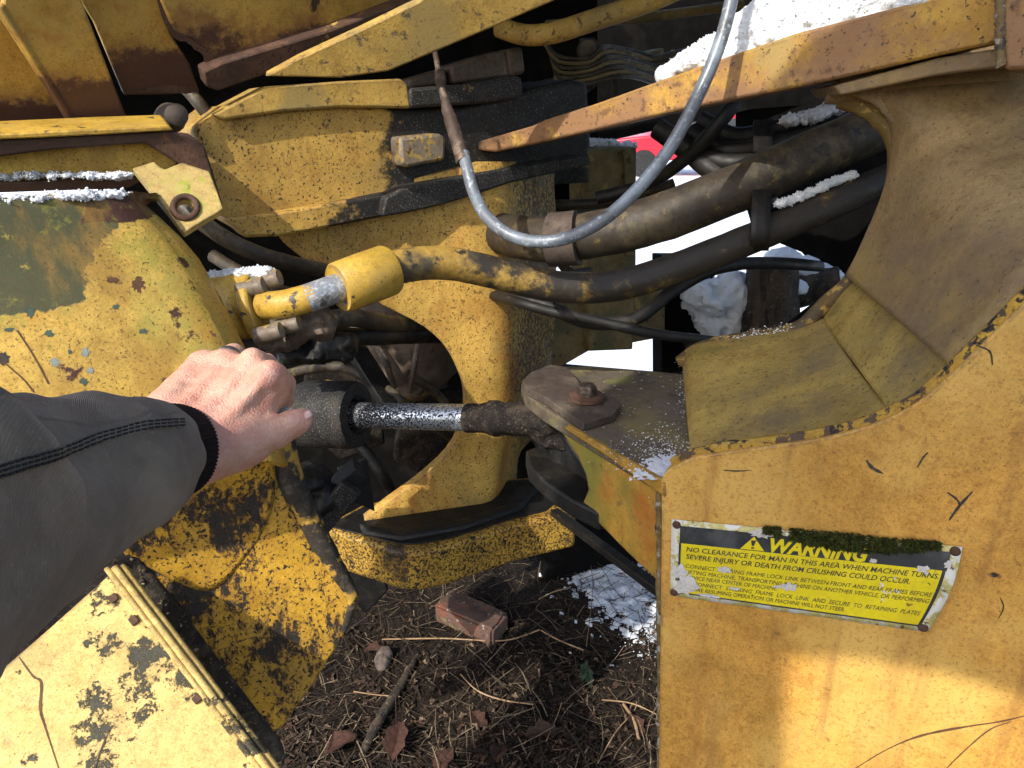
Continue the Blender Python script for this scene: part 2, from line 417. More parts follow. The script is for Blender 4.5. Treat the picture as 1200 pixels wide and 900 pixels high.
M['block'] = paint('hinge_block_paint', (0.50, 0.305, 0.060), [
    L((0.31, 0.20, 0.05), 5, 0.48, 0.66, 6), L((0.35, 0.15, 0.03), 7, 0.56, 0.72, 6, a=0.8), L((0.14, 0.07, 0.02), 55, 0.60, 0.70, 5, a=0.8),
    L((0.05, 0.03, 0.015), 210, 0.58, 0.66, 2), L((0.012, 0.010, 0.008), 9, 0.34, 0.46, 8, rough=0.75, xr=(-0.10, 0.05)),  # this and the next black layer paint the right half's shadow
    L((0.010, 0.009, 0.008), 30, 0.22, 0.36, 4, xr=(0.0, 0.07)), L((0.30, 0.29, 0.27), 330, 0.63, 0.67, 2, a=0.35)], edge=((0.06, 0.035, 0.02), 0.006), rough=0.6)
M['lower'] = paint('lower_plate_paint', (0.47, 0.28, 0.04), [
    L((0.36, 0.19, 0.03), 7, 0.5, 0.7, 6), L(BLK, 210, 0.49, 0.58, 4, h=-0.7, a=0.9), L((0.02, 0.016, 0.011), 45, 0.58, 0.63, 8, rough=0.7, h=-0.8), L((0.03, 0.022, 0.014), 8, 0.58, 0.68, 7, a=0.9)], edge=((0.06, 0.035, 0.02), 0.006), rough=0.5, bump=0.9)
M['grease'] = paint('black_grease', (0.006, 0.0055, 0.005), [
    L((0.018, 0.014, 0.010), 22, 0.50, 0.68, 6), L((0.07, 0.045, 0.018), 45, 0.64, 0.72, 5, a=0.6), L((0.20, 0.20, 0.20), 520, 0.66, 0.70, 2, a=0.4)], dirt=0.0, mott=0.15, rough=0.55, bump=1.0, dist=0.002)
M['void'] = paint('oily_black', (0.003, 0.0028, 0.0026), [L((0.008, 0.007, 0.006), 12, 0.5, 0.68, 6)], dirt=0, mott=0, rough=0.85, spec=0.08)  # near black puts the cavity's deep shade into the colour
M['greasedust'] = paint('dusty_grease', (0.010, 0.009, 0.008), [
    L((0.030, 0.024, 0.017), 20, 0.50, 0.68, 6), L((0.30, 0.18, 0.035), 14, 0.63, 0.67, 6, a=0.6), L((0.32, 0.32, 0.32), 520, 0.60, 0.67, 2, a=0.5)], dirt=0.0, mott=0.15, rough=0.7, bump=1.0, dist=0.002)
M['grime'] = paint('dry_grime', (0.028, 0.023, 0.018), [L((0.06, 0.048, 0.035), 60, 0.48, 0.62, 7), L((0.16, 0.11, 0.05), 130, 0.62, 0.68, 4)], rough=0.95, bump=1.0, dist=0.004)
M['caked'] = paint('caked_grease', (0.014, 0.011, 0.009), [L((0.045, 0.034, 0.024), 30, 0.48, 0.62, 8, rough=0.72), L((0.10, 0.08, 0.06), 90, 0.60, 0.68, 5, a=0.7), L((0.25, 0.24, 0.23), 420, 0.64, 0.70, 2, a=0.5)], dirt=0, rough=0.85, spec=0.2, bump=1.0, dist=0.003)
M['lipgrime'] = paint('lip_grime', (0.030, 0.024, 0.018), [L((0.40, 0.24, 0.04), 22, 0.56, 0.61, 7, h=0.5), L((0.07, 0.055, 0.04), 60, 0.5, 0.64, 5)], rough=0.75, bump=1.0)
M['fender'] = paint('fender_paint', (0.55, 0.355, 0.070), [
    L((0.50, 0.27, 0.04), 4, 0.46, 0.66, 5), L((0.30, 0.27, 0.05), 7, 0.55, 0.68, 6, a=0.7), L((0.24, 0.24, 0.03), 40, 0.62, 0.68, 5, a=0.7, brk=(5, 0.5, 0.6)),
    L((0.28, 0.25, 0.035), 8, 0.46, 0.56, 8, rough=0.75, zr=(0.16, 0.24), a=0.8), L((0.075, 0.075, 0.032), 6, 0.34, 0.38, 9, rough=0.72, zr=(0.21, 0.245), xr=(0.19, 0.145), h=-0.4), L((0.055, 0.022, 0.015), 9, 0.36, 0.42, 8, rough=0.7, zr=(0.30, 0.32), xr=(0.13, 0.145), h=0.5), L((0.06, 0.024, 0.016), 9, 0.63, 0.66, 6, h=0.5), L((0.30, 0.17, 0.03), 10, 0.5, 0.64, 7, st=(1.5, 1.5, 0.25), a=0.7), L((0.22, 0.20, 0.03), 30, 0.56, 0.64, 9, rough=0.8, zr=(0.05, 0.2), a=0.7),
    L((0.05, 0.075, 0.055), 24, 0.70, 0.715, 4, h=-0.6), SPECK, L((0.10, 0.055, 0.02), 300, 0.60, 0.66, 2, a=0.8)], rough=0.5)
M['worn'] = paint('worn_fender_paint', (0.56, 0.315, 0.030), [
    L((0.45, 0.27, 0.06), 6, 0.52, 0.70, 5, a=0.7), L((0.030, 0.026, 0.022), 6.5, 0.535, 0.56, 12, st=(1, 1, 0.6), rough=0.86, h=-1.2, halo=((0.22, 0.11, 0.04), 0.022)),
    L((0.025, 0.021, 0.018), 190, 0.575, 0.62, 4, h=-0.9)], edge=((0.06, 0.035, 0.02), 0.006), rough=0.5, bump=0.9)
M['curl'] = paint('curled_fender_paint', (0.56, 0.33, 0.035), [
    L((0.50, 0.30, 0.06), 6, 0.45, 0.65, 5), L((0.035, 0.03, 0.025), 24, 0.52, 0.56, 8, st=(0.3, 1, 1.8), rough=0.72, h=-0.8), L((0.030, 0.026, 0.022), 8, 0.55, 0.57, 12, rough=0.85, h=-1.0, halo=((0.22, 0.11, 0.04), 0.022)), L((0.05, 0.04, 0.03), 90, 0.6, 0.64, 4, h=-0.6)], rough=0.5)
M['step'] = paint('step_panel_paint', (0.62, 0.46, 0.15), [
    L((0.56, 0.33, 0.045), 4, 0.56, 0.72, 5, a=0.8), L((0.036, 0.034, 0.020), 30, 0.50, 0.53, 10, rough=0.82, h=-1.0, brk=(8.0, 0.42, 0.54), halo=((0.36, 0.25, 0.10), 0.02)),
    L((0.11, 0.065, 0.04), 6, 0.55, 0.58, 12, rough=0.84, h=0.5, xr=(0.04, 0.12)), L((0.12, 0.15, 0.04), 9, 0.58, 0.62, 10, rough=0.8, h=0.7, xr=(0.10, 0.18), zr=(0.12, 0.05)), L((0.13, 0.16, 0.13), 22, 0.68, 0.70, 4), SPECK], edge=((0.06, 0.035, 0.02), 0.006), rough=0.6, bump=0.8)
M['hood'] = paint('hood_paint', (0.48, 0.295, 0.058), [
    L((0.40, 0.27, 0.07), 5, 0.46, 0.64, 6), L((0.30, 0.18, 0.03), 9, 0.56, 0.70, 6), L((0.28, 0.095, 0.02), 7, 0.60, 0.72, 7, a=0.8),
    L((0.05, 0.028, 0.018), 12, 0.66, 0.70, 8, st=(1, 1, 0.6)), L((0.20, 0.085, 0.03), 9, 0.36, 0.52, 9, rough=0.78, zr=(0.17, 0.03), a=0.8), L((0.07, 0.030, 0.018), 9, 0.34, 0.46, 10, rough=0.8, zr=(0.12, 0.02), h=0.6), SPECK], edge=((0.06, 0.035, 0.02), 0.006), rough=0.55)
M['rust'] = paint('rusty_steel', (0.11, 0.055, 0.032), [
    L((0.055, 0.028, 0.018), 9, 0.44, 0.60, 7), L((0.20, 0.085, 0.03), 18, 0.58, 0.68, 6), L((0.38, 0.23, 0.05), 11, 0.62, 0.66, 7, h=0.6), L((0.03, 0.018, 0.012), 160, 0.58, 0.66, 3)], edge=((0.06, 0.035, 0.02), 0.006), rough=0.8, bump=1.0)
M['ledge'] = paint('ledge_paint', (0.44, 0.285, 0.065), [
    L((0.27, 0.19, 0.06), 8, 0.45, 0.62, 6), L((0.06, 0.05, 0.035), 60, 0.57, 0.64, 9, rough=0.75, h=-0.8, a=0.85), L((0.34, 0.33, 0.29), 10, 0.62, 0.74, 5, a=0.5), SPECK], edge=((0.06, 0.035, 0.02), 0.006), rough=0.7, bump=0.9)
M['bracket'] = paint('bracket_paint', (0.47, 0.335, 0.11), [
    L((0.36, 0.29, 0.08), 12, 0.5, 0.66, 6), L((0.26, 0.28, 0.03), 22, 0.60, 0.66, 6), L((0.12, 0.06, 0.025), 40, 0.62, 0.70, 5)], edge=((0.06, 0.035, 0.02), 0.006), rough=0.6)
M['flange'] = paint('flange_paint', (0.50, 0.315, 0.045), [L((0.40, 0.25, 0.05), 20, 0.5, 0.66, 5), L((0.05, 0.045, 0.035), 50, 0.62, 0.66, 5, h=-0.8), SPECK], edge=((0.06, 0.035, 0.02), 0.006), rough=0.45)
M['bare'] = paint('bare_metal', (0.30, 0.31, 0.32), [L((0.50, 0.52, 0.55), 200, 0.5, 0.62, 3), L((0.13, 0.12, 0.11), 40, 0.56, 0.66, 5)], dirt=0.0, mott=0.15, rough=0.45, metal=0.5)
M['boltm'] = paint('bolt_steel', (0.22, 0.18, 0.13), [L((0.38, 0.25, 0.06), 60, 0.52, 0.6, 4), L((0.08, 0.05, 0.035), 90, 0.56, 0.66, 4)], rough=0.6, metal=0.25)
M['brownplate'] = paint('brown_plate', (0.075, 0.055, 0.043), [L((0.11, 0.085, 0.06), 16, 0.5, 0.68, 6), L((0.04, 0.03, 0.024), 45, 0.55, 0.66, 5)], rough=0.75, bump=0.6)
M['rubber'] = paint('black_rubber', (0.010, 0.009, 0.008), [L((0.028, 0.022, 0.016), 18, 0.5, 0.68, 6), L((0.10, 0.075, 0.03), 40, 0.64, 0.70, 5, a=0.6)], dirt=0.0, mott=0.15, rough=0.55)
M['hosebrown'] = paint('dirty_hose', (0.042, 0.032, 0.021), [L((0.090, 0.068, 0.036), 14, 0.46, 0.66, 7, rough=0.72), L((0.20, 0.145, 0.035), 28, 0.56, 0.66, 9, rough=0.78, a=0.7), L((0.018, 0.015, 0.012), 30, 0.56, 0.66, 5)], rough=0.6)
M['hoseyel'] = paint('painted_hose', (0.36, 0.225, 0.045), [L((0.07, 0.055, 0.03), 9, 0.44, 0.56, 6), L((0.025, 0.02, 0.015), 9, 0.36, 0.48, 8, rough=0.75, xr=(-0.50, -0.26)), L((0.022, 0.018, 0.014), 30, 0.30, 0.5, 5, xr=(-0.40, -0.10)), L((0.14, 0.10, 0.035), 30, 0.58, 0.66, 8, rough=0.78, a=0.6), L((0.03, 0.025, 0.02), 40, 0.60, 0.66, 5)], rough=0.55)
M['greyhose'] = paint('grey_hose', (0.12, 0.135, 0.155), [L((0.20, 0.235, 0.275), 10, 0.5, 0.66, 5), L((0.07, 0.07, 0.07), 35, 0.56, 0.68, 5), L((0.34, 0.38, 0.42), 120, 0.58, 0.66, 3, a=0.7)], dirt=0.0, mott=0.15, rough=0.35, spec=0.6)
M['fitting'] = paint('fitting_rust', (0.085, 0.06, 0.045), [L((0.16, 0.12, 0.09), 40, 0.5, 0.62, 5), L((0.04, 0.03, 0.025), 60, 0.55, 0.66, 4)], rough=0.6, metal=0.3)
M['post'] = paint('post_paint', (0.21, 0.15, 0.06), [L((0.10, 0.085, 0.035), 8, 0.46, 0.62, 6), L((0.30, 0.21, 0.06), 18, 0.58, 0.68, 5), L((0.05, 0.035, 0.02), 30, 0.60, 0.70, 5)], rough=0.75)
M['casing'] = paint('casing', (0.12, 0.085, 0.06), [L((0.19, 0.15, 0.12), 12, 0.5, 0.68, 6), L((0.26, 0.15, 0.03), 9, 0.60, 0.68, 6), L((0.04, 0.03, 0.025), 30, 0.58, 0.68, 5), L((0.05, 0.04, 0.03), 150, 0.6, 0.66, 3)], rough=0.6, bump=0.8)
M['chrome'] = None
def m_chrome():
    m, nt, bs = new_mat('oily_chrome'); b = NB(nt)
    sp = b.n('ShaderNodeSeparateXYZ'); b.l(b.tc.outputs['Object'], sp.inputs[0])
    ed = b.step(sp.outputs[0], 0.075, -0.12, 0.0, 0.10)
    f = b.step(b.math('ADD', b.noise(300, 4, 0.6), ed), 0.50, 0.58)
    col = b.mix(f, (0.55, 0.60, 0.68), (0.015, 0.014, 0.014))
    b.l(col, bs.inputs['Base Color']); b.l(b.step(f, 0, 1, 0.85, 0.0), bs.inputs['Metallic']); b.l(b.step(f, 0, 1, 0.28, 0.7), bs.inputs['Roughness'])
    b.l(b.bump(b.math('MULTIPLY', f, 1.0), 0.6, 0.0008), bs.inputs['Normal']); return m
M['chrome'] = m_chrome()
def m_snow():
    m, nt, bs = new_mat('snow'); b = NB(nt)
    col = b.mix(b.step(b.noise(30, 5), 0.4, 0.7), (0.78, 0.82, 0.88), (0.86, 0.88, 0.90))
    col = b.mix(b.step(b.noise(200, 3), 0.69, 0.72), col, (0.25, 0.2, 0.15))
    b.l(col, bs.inputs['Base Color']); bs.inputs['Roughness'].default_value = 0.65
    bs.inputs['Subsurface Weight'].default_value = 0.25; bs.inputs['Subsurface Radius'].default_value = (0.012, 0.014, 0.018); bs.inputs['Subsurface Scale'].default_value = 0.5
    h = b.math('ADD', b.noise(120, 4), b.math('MULTIPLY', b.noise(450, 3), 0.5))
    h = b.math('ADD', h, b.math('MULTIPLY', b.noise(1100, 2), 0.4)); b.l(b.bump(h, 1.0, 0.004), bs.inputs['Normal']); return m
M['snow'] = m_snow()
def m_skin():
    m, nt, bs = new_mat('skin'); b = NB(nt)
    col = b.mix(b.step(b.noise(28, 4), 0.38, 0.68), (0.56, 0.315, 0.225), (0.53, 0.24, 0.17))
    col = b.mix(b.step(b.noise(70, 4, 0.7), 0.52, 0.72, 0, 0.75), col, (0.64, 0.40, 0.31))
    col = b.mix(b.step(b.noise(42, 3, 0.5), 0.60, 0.75, 0, 0.5), col, (0.45, 0.17, 0.12))
    col = b.mix(b.step(b.noise(260, 2, 0.5), 0.68, 0.75, 0, 0.5), col, (0.33, 0.13, 0.08))
    b.l(col, bs.inputs['Base Color']); bs.inputs['Roughness'].default_value = 0.5; bs.inputs['Specular IOR Level'].default_value = 0.4
    bs.inputs['Subsurface Weight'].default_value = 0.12; bs.inputs['Subsurface Radius'].default_value = (0.008, 0.003, 0.0015); bs.inputs['Subsurface Scale'].default_value = 0.4
    h = b.math('ADD', b.math('MULTIPLY', b.voro(520, 'F1'), 0.9), b.math('MULTIPLY', b.noise(220, 4, 0.7, st=(1, 1, 1)), 0.7))
    h = b.math('ADD', h, b.math('MULTIPLY', b.noise(60, 3, 0.6, st=(1, 1, 2.0)), 1.2))
    b.l(b.bump(h, 0.6, 0.0012), bs.inputs['Normal']); return m
M['skin'] = m_skin()
def m_cloth():
    m, nt, bs = new_mat('canvas_cloth'); b = NB(nt)
    col = b.mix(b.step(b.noise(9, 6, 0.65), 0.4, 0.68), (0.130, 0.097, 0.068), (0.225, 0.176, 0.124))
    col = b.mix(b.step(b.noise(6, 6, 0.7), 0.52, 0.74, 0, 0.75), col, (0.12, 0.082, 0.052))
    col = b.mix(b.step(b.noise(260, 3, 0.7), 0.58, 0.70, 0, 0.5), col, (0.24, 0.20, 0.16))
    w = b.n('ShaderNodeTexWave'); w.wave_type = 'BANDS'; w.bands_direction = 'DIAGONAL'
    mp = b.n('ShaderNodeMapping'); mp.inputs['Scale'].default_value = (0.34, 1.0, 1.0); b.l(b.tc.outputs['UV'], mp.inputs['Vector']); b.l(mp.outputs[0], w.inputs['Vector'])
    w.inputs['Scale'].default_value = 420; w.inputs['Distortion'].default_value = 1.2; w.inputs['Detail'].default_value = 2
    col = b.mix(b.math('MULTIPLY', w.outputs['Fac'], 0.15), col, b.mix(1.0, col, (1.7, 1.7, 1.75), 'MULTIPLY'))
    b.l(col, bs.inputs['Base Color']); bs.inputs['Roughness'].default_value = 0.9; bs.inputs['Specular IOR Level'].default_value = 0.15
    bs.inputs['Sheen Weight'].default_value = 0.15
    h = b.math('ADD', b.math('MULTIPLY', w.outputs['Fac'], 0.7), b.noise(300, 3))
    nr = b.bump(h, 0.6, 0.0008); nr = b.bump(b.noise(26, 5, 0.6), 0.35, 0.006, nr); b.l(nr, bs.inputs['Normal']); return m
M['cloth'] = m_cloth()
def m_plain(name, c, rough=0.6, metal=0.0, ns=120, var=0.25, bump=0.3, spec=0.4):
    m, nt, bs = new_mat(name); b = NB(nt)
    g = b.step(b.noise(ns, 4), 0.3, 0.7, 1 - var, 1 + var); b.l(b.mix(1.0, c, g, 'MULTIPLY'), bs.inputs['Base Color'])
    bs.inputs['Roughness'].default_value = rough; bs.inputs['Metallic'].default_value = metal; bs.inputs['Specular IOR Level'].default_value = spec
    b.l(b.bump(b.noise(ns * 2, 3), bump, 0.0008), bs.inputs['Normal']); return m
M['knit'] = m_plain('black_knit', (0.012, 0.012, 0.013), 0.95, ns=500, var=0.6, bump=0.9, spec=0.1)
M['thread'] = m_plain('dark_thread', (0.012, 0.012, 0.012), 0.8)
M['ring'] = m_plain('dark_ring', (0.05, 0.055, 0.065), 0.35, 0.6)
M['tool'] = m_plain('grey_tool', (0.16, 0.18, 0.20), 0.3, 0.4)
M['nail'] = m_plain('fingernail', (0.62, 0.40, 0.34), 0.3, var=0.06, bump=0.05)
M['weld'] = paint('weld', (0.20, 0.14, 0.06), [L((0.32, 0.30, 0.27), 60, 0.52, 0.6, 4), L((0.05, 0.04, 0.03), 70, 0.58, 0.66, 4)], rough=0.6, metal=0.2)
M['chipgreen'] = m_plain('chip_green', (0.055, 0.085, 0.06), 0.7)
M['chipgrey'] = m_plain('chip_grey', (0.22, 0.24, 0.20), 0.6)
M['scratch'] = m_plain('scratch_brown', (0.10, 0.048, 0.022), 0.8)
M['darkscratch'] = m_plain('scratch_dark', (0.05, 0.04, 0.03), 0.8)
def m_dirt():
    m, nt, bs = new_mat('dirt'); b = NB(nt)
    col = b.mix(b.step(b.noise(6, 6), 0.4, 0.66), (0.013, 0.010, 0.008), (0.028, 0.020, 0.015))
    col = b.mix(b.step(b.noise(55, 5, 0.7), 0.52, 0.68), col, (0.065, 0.045, 0.032))
    col = b.mix(b.step(b.noise(190, 3), 0.66, 0.70), col, (0.14, 0.115, 0.09))
    b.l(col, bs.inputs['Base Color']); bs.inputs['Roughness'].default_value = 0.95; bs.inputs['Specular IOR Level'].default_value = 0.1
    h = b.math('ADD', b.noise(40, 6, 0.7), b.math('MULTIPLY', b.noise(160, 4), 0.5)); b.l(b.bump(h, 1.0, 0.012), bs.inputs['Normal']); return m
M['dirt'] = m_dirt()
def m_island(name, cols, rough=0.85, trans=0.0):
    m, nt, bs = new_mat(name); b = NB(nt)
    g = b.n('ShaderNodeNewGeometry'); r = b.n('ShaderNodeValToRGB'); r.color_ramp.interpolation = 'CONSTANT'
    while len(r.color_ramp.elements) < len(cols): r.color_ramp.elements.new(0.5)
    for i, c in enumerate(cols): r.color_ramp.elements[i].position = i / len(cols); r.color_ramp.elements[i].color = (*c, 1)
    b.l(g.outputs['Random Per Island'], r.inputs[0])
    b.l(b.mix(1.0, r.outputs[0], b.step(b.noise(120, 4), 0.3, 0.7, 0.65, 1.3), 'MULTIPLY'), bs.inputs['Base Color'])
    bs.inputs['Roughness'].default_value = rough; bs.inputs['Specular IOR Level'].default_value = 0.2
    return m
M['straw'] = m_island('straw', [(0.032, 0.023, 0.016), (0.055, 0.040, 0.026), (0.11, 0.08, 0.05), (0.022, 0.016, 0.012), (0.20, 0.15, 0.095), (0.04, 0.026, 0.018), (0.03, 0.02, 0.014)])
M['leaf'] = m_island('dead_leaves', [(0.050, 0.028, 0.019), (0.085, 0.052, 0.032), (0.03, 0.019, 0.014), (0.055, 0.026, 0.018), (0.14, 0.10, 0.065), (0.035, 0.022, 0.016)])
M['pebble'] = m_island('pebbles', [(0.07, 0.055, 0.04), (0.16, 0.12, 0.085), (0.05, 0.04, 0.03), (0.30, 0.25, 0.19), (0.025, 0.02, 0.016)])
M['green'] = m_plain('green_leaf', (0.018, 0.035, 0.014), 0.6)
M['brick'] = paint('brick', (0.115, 0.068, 0.050), [L((0.05, 0.032, 0.022), 12, 0.48, 0.62, 7),L((0.15, 0.055, 0.03), 20, 0.5, 0.66, 5), L((0.15, 0.135, 0.05), 18, 0.54, 0.62, 6, zr=(0.075, 0.03)), L((0.38, 0.36, 0.33), 60, 0.62, 0.68, 4, a=0.7), L((0.05, 0.025, 0.018), 120, 0.6, 0.66, 3)], rough=0.9, bump=1.0)
M['stone'] = paint('stone', (0.13, 0.10, 0.08), [L((0.30, 0.26, 0.22), 25, 0.52, 0.62, 5), L((0.06, 0.045, 0.035), 60, 0.56, 0.66, 4)], rough=0.9)
M['bark'] = paint('bark', (0.07, 0.05, 0.032), [L((0.03, 0.024, 0.018), 30, 0.48, 0.6, 6, st=(1, 1, 0.3), h=-1), L((0.15, 0.12, 0.08), 60, 0.6, 0.68, 4)], rough=0.9, bump=1.0, dist=0.004)
M['red'] = m_plain('red_paint', (0.42, 0.012, 0.028), 0.3, ns=8, var=0.1, bump=0.05)
M['glass'] = m_plain('dark_glass', (0.03, 0.035, 0.04), 0.08, ns=5, var=0.05, bump=0.0, spec=0.8)
M['plank'] = paint('plank_wood', (0.30, 0.19, 0.10), [L((0.20, 0.12, 0.06), 18, 0.48, 0.62, 5, st=(0.15, 1, 1)), L((0.4, 0.28, 0.16), 30, 0.56, 0.66, 4, st=(0.2, 1, 1))], rough=0.85)
M['moss'] = m_island('moss_green', [(0.022, 0.040, 0.006), (0.040, 0.058, 0.008), (0.016, 0.026, 0.005), (0.060, 0.066, 0.014), (0.05, 0.035, 0.012)], 0.95)
M['signyel'] = paint('sign_yellow', (0.68, 0.56, 0.015), [L((0.60, 0.47, 0.02), 20, 0.5, 0.66, 5), L((0.20, 0.15, 0.03), 120, 0.66, 0.70, 4), L((0.62, 0.58, 0.42), 24, 0.69, 0.71, 6)], dirt=0.0, mott=0.15, rough=0.4, fine=0.08)
M['signblk'] = paint('sign_black', (0.030, 0.034, 0.038), [L((0.06, 0.065, 0.07), 25, 0.5, 0.66, 5), L((0.25, 0.26, 0.27), 60, 0.70, 0.73, 5)], dirt=0.0, mott=0.15, rough=0.45, fine=0.1)
M['signwht'] = paint('sign_bare', (0.62, 0.63, 0.62), [L((0.42, 0.42, 0.40), 90, 0.54, 0.62, 5), L((0.20, 0.15, 0.06), 50, 0.64, 0.70, 5)], rough=0.5)
M['signedge'] = paint('sign_edge', (0.55, 0.50, 0.20), [L((0.60, 0.60, 0.56), 60, 0.48, 0.56, 5), L((0.10, 0.065, 0.03), 70, 0.60, 0.66, 5)], rough=0.55)

# ================================================================== SETTING: ground and snow
def lin(a, b, n): return list(np.linspace(a, b, n))
gx = [-300, -60, -20, -8, -4, -2.6] + lin(-2.0, 1.8, 150) + [2.4, 4, 8, 20, 60, 300]
gy = [-300, -60, -10, -3, -0.5] + lin(0.2, 3.4, 130) + [3.8, 4.5, 6, 9, 15, 30, 60, 300]
def gz(x, y):
    if abs(x) > 3 or y > 5 or y < -1: return 0.0
    p = Vector((x, y, 0))
    return 0.018 * mnoise.noise(p * 4) + 0.012 * mnoise.noise(p * 11) + 0.006 * mnoise.noise(p * 28)
gv = [(x, y, gz(x, y)) for y in gy for x in gx]; w = len(gx)
gf = [(j * w + i, j * w + i + 1, (j + 1) * w + i + 1, (j + 1) * w + i) for j in range(len(gy) - 1) for i in range(w - 1)]
g = mk('ground', gv, gf, M['dirt'], sharp=None, recalc=False); tag(g, kind='structure')
sx = [-300, -80, -30, -12] + lin(-6, 6, 90) + [12, 30, 80, 300]
sy = lin(2.9, 6, 36) + [6.6, 7.5, 9, 11, 14, 20, 40, 100, 400]
def sz(x, y):
    p = Vector((x, y, 3.3)); e = 3.15 + 0.25 * mnoise.noise(Vector((x * 1.3, 0, 5))) + 0.1 * mnoise.noise(Vector((x * 5, 0, 9)))
    t = max(0.0, min(1.0, (y - e) / 0.35))
    return -0.05 + t * 0.10 + (0.02 * mnoise.noise(p * 2.2) + 0.01 * mnoise.noise(p * 7) if y < 12 else 0)
sv = [(x, y, sz(x, y)) for y in sy for x in sx]; w = len(sx)
sf = [(j * w + i, j * w + i + 1, (j + 1) * w + i + 1, (j + 1) * w + i) for j in range(len(sy) - 1) for i in range(w - 1)]
s_ = mk('snow_field', sv, sf, M['snow'], sharp=None, recalc=False); tag(s_, kind='structure')

# ================================================================== key planes of the machine
A0 = P(775, 562, 0.92); B0 = P(1200, 562, 0.75)
PANEL = vplane(A0, B0); NB_ = -PANEL[1]                # NB_ points from the panel into the machine
OPEN = offs(PANEL, -0.36)
ZDECK = A0.z - 0.004; DECK = hplane(ZDECK)
ZLOW = P(480, 648, 1.42).z; LOW = hplane(ZLOW)
c0 = hit(425, 612, LOW); c1 = hit(590, 588, LOW)
COLP = vplane(c0, c1)
BLOCK = vplane(P(285, 270, 1.20), P(690, 195, 1.52))
BEAM = vplane(P(580, 165, 1.34), P(1171, 40, 0.84))

# ================================================================== front frame of the loader (right)
ff = thing('loader_front_frame', 'weathered yellow front frame with curved scoop, deck and beam at right', 'machine frame', hit(990, 890, PANEL))
FT = [(775, 562), (781, 553), (795, 544), (820, 535), (870, 527), (925, 520), (980, 510), (1030, 495), (1075, 472), (1110, 443), (1140, 415), (1170, 385), (1210, 345), (1290, 262), (1370, 180)]
FTs = [tuple(p) for p in smooth_poly([(x, y) for x, y in FT], 4, False)]
TH = 0.022
# panel faces: outline with a slightly uneven, chipped top edge
pan = FTs + [(1370, 1150), (770, 1150), (771, 950), (773, 800), (774, 700), (775, 620)]
plate('side_panel', pan, PANEL, TH, M['panel'], ff, bevel=0.0025)
# painted lip along the top edge, chipped
lip = []
for i, (x, y) in enumerate(FTs[6:]):
    p = hit(x, y, PANEL) + NB_ * (TH * 0.5)
    lip.append(p + Vector((0, 0, 0.001)))
v, f, uv = tube_data(lip, 0.0075, 8, 1, rough=0.25)
v = [p + NB_ * 0.001 for p in v]
mk('edge_lip', v, f, M['edge'], ff)
# weld bead down the panel's left edge
wp = []
for y in range(566, 1000, 5):
    wp.append(hit(773.5 + random.uniform(-1, 1), y, offs(PANEL, -0.012)))
tube('weld_bead', wp, [0.0042 + 0.002 * random.random() for _ in wp], M['weld'], ff, seg=8, n=1)
# scratches and rust lines; the long ones at lower right paint twig shadows
def ribbon(name, pix, w, mat, parent, pl=PANEL, lift=0.0006):
    pts = smooth_poly([Vector((x, y)) for x, y in pix], 5, False); q = offs(pl, lift); v = []; f = []
    n = len(pts)
    for i, p in enumerate(pts):
        a = pts[max(i - 1, 0)]; b = pts[min(i + 1, n - 1)]; t = (b - a).normalized(); nn = Vector((-t.y, t.x))
        ww = w * (0.35 + 0.65 * math.sin(math.pi * (i + 0.6) / (n + 0.2))) * random.uniform(0.6, 1.2)
        v += [hit(*(p + nn * ww), q), hit(*(p - nn * ww), q)]
    f = [(2 * i, 2 * i + 1, 2 * i + 3, 2 * i + 2) for i in range(n - 1)]
    return mk(name, v, f, mat, parent, recalc=False)
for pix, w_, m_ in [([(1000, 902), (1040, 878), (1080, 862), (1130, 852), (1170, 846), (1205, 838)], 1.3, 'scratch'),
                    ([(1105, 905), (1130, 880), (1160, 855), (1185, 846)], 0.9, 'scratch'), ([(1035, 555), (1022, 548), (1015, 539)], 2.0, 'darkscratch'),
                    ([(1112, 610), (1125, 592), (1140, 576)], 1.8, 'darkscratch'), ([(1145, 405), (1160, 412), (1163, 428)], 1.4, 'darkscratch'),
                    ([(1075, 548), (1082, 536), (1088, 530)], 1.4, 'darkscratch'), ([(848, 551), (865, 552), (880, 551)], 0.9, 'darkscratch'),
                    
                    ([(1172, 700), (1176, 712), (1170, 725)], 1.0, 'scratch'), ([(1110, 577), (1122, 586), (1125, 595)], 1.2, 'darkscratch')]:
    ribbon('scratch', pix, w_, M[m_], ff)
# scoop: bent sheet from the panel's top edge back to the opening
def fpt(x, y): return hit(x, y, offs(PANEL, -TH * 0.9)) - Vector((0, 0, 0.008))
def bpt(x, y): return hit(x, y, OPEN)
def ruled(name, pairs, mat, n=8, solid=0.012, bow=0.0, sub=0, roll=0.022, lean=0.0):
    m_ = len(pairs) - 1; rows = []; ab = [(fpt(*p) + (P(*p, 1.0) - CAM) * lean * max(0, j / m_ - 0.35) ** 1.3, bpt(*q)) for j, (p, q) in enumerate(pairs)]
    for j, (a, b) in enumerate(ab):
        row = [a.lerp(b, i / n) + Vector((0, 0, -bow * math.sin(math.pi * i / n))) for i in range(n + 1)]
        t = (ab[min(j + 1, len(ab) - 1)][1] - ab[max(j - 1, 0)][1]).normalized(); u = (b - a).normalized(); u = (u - t * u.dot(t)).normalized(); nn = t.cross(u)
        if nn.dot(CAM - b) < 0: nn = -nn
        for an in (20, 40, 60, 80, 100, 120): row.append(b + u * roll * math.sin(R(an)) - nn * roll * (1 - math.cos(R(an))))
        rows.append(row)
    return grid(name, rows, mat, ff, solid=solid, sub=sub)
def lerp2(a, b, t): return (a[0] + (b[0] - a[0]) * t, a[1] + (b[1] - a[1]) * t)
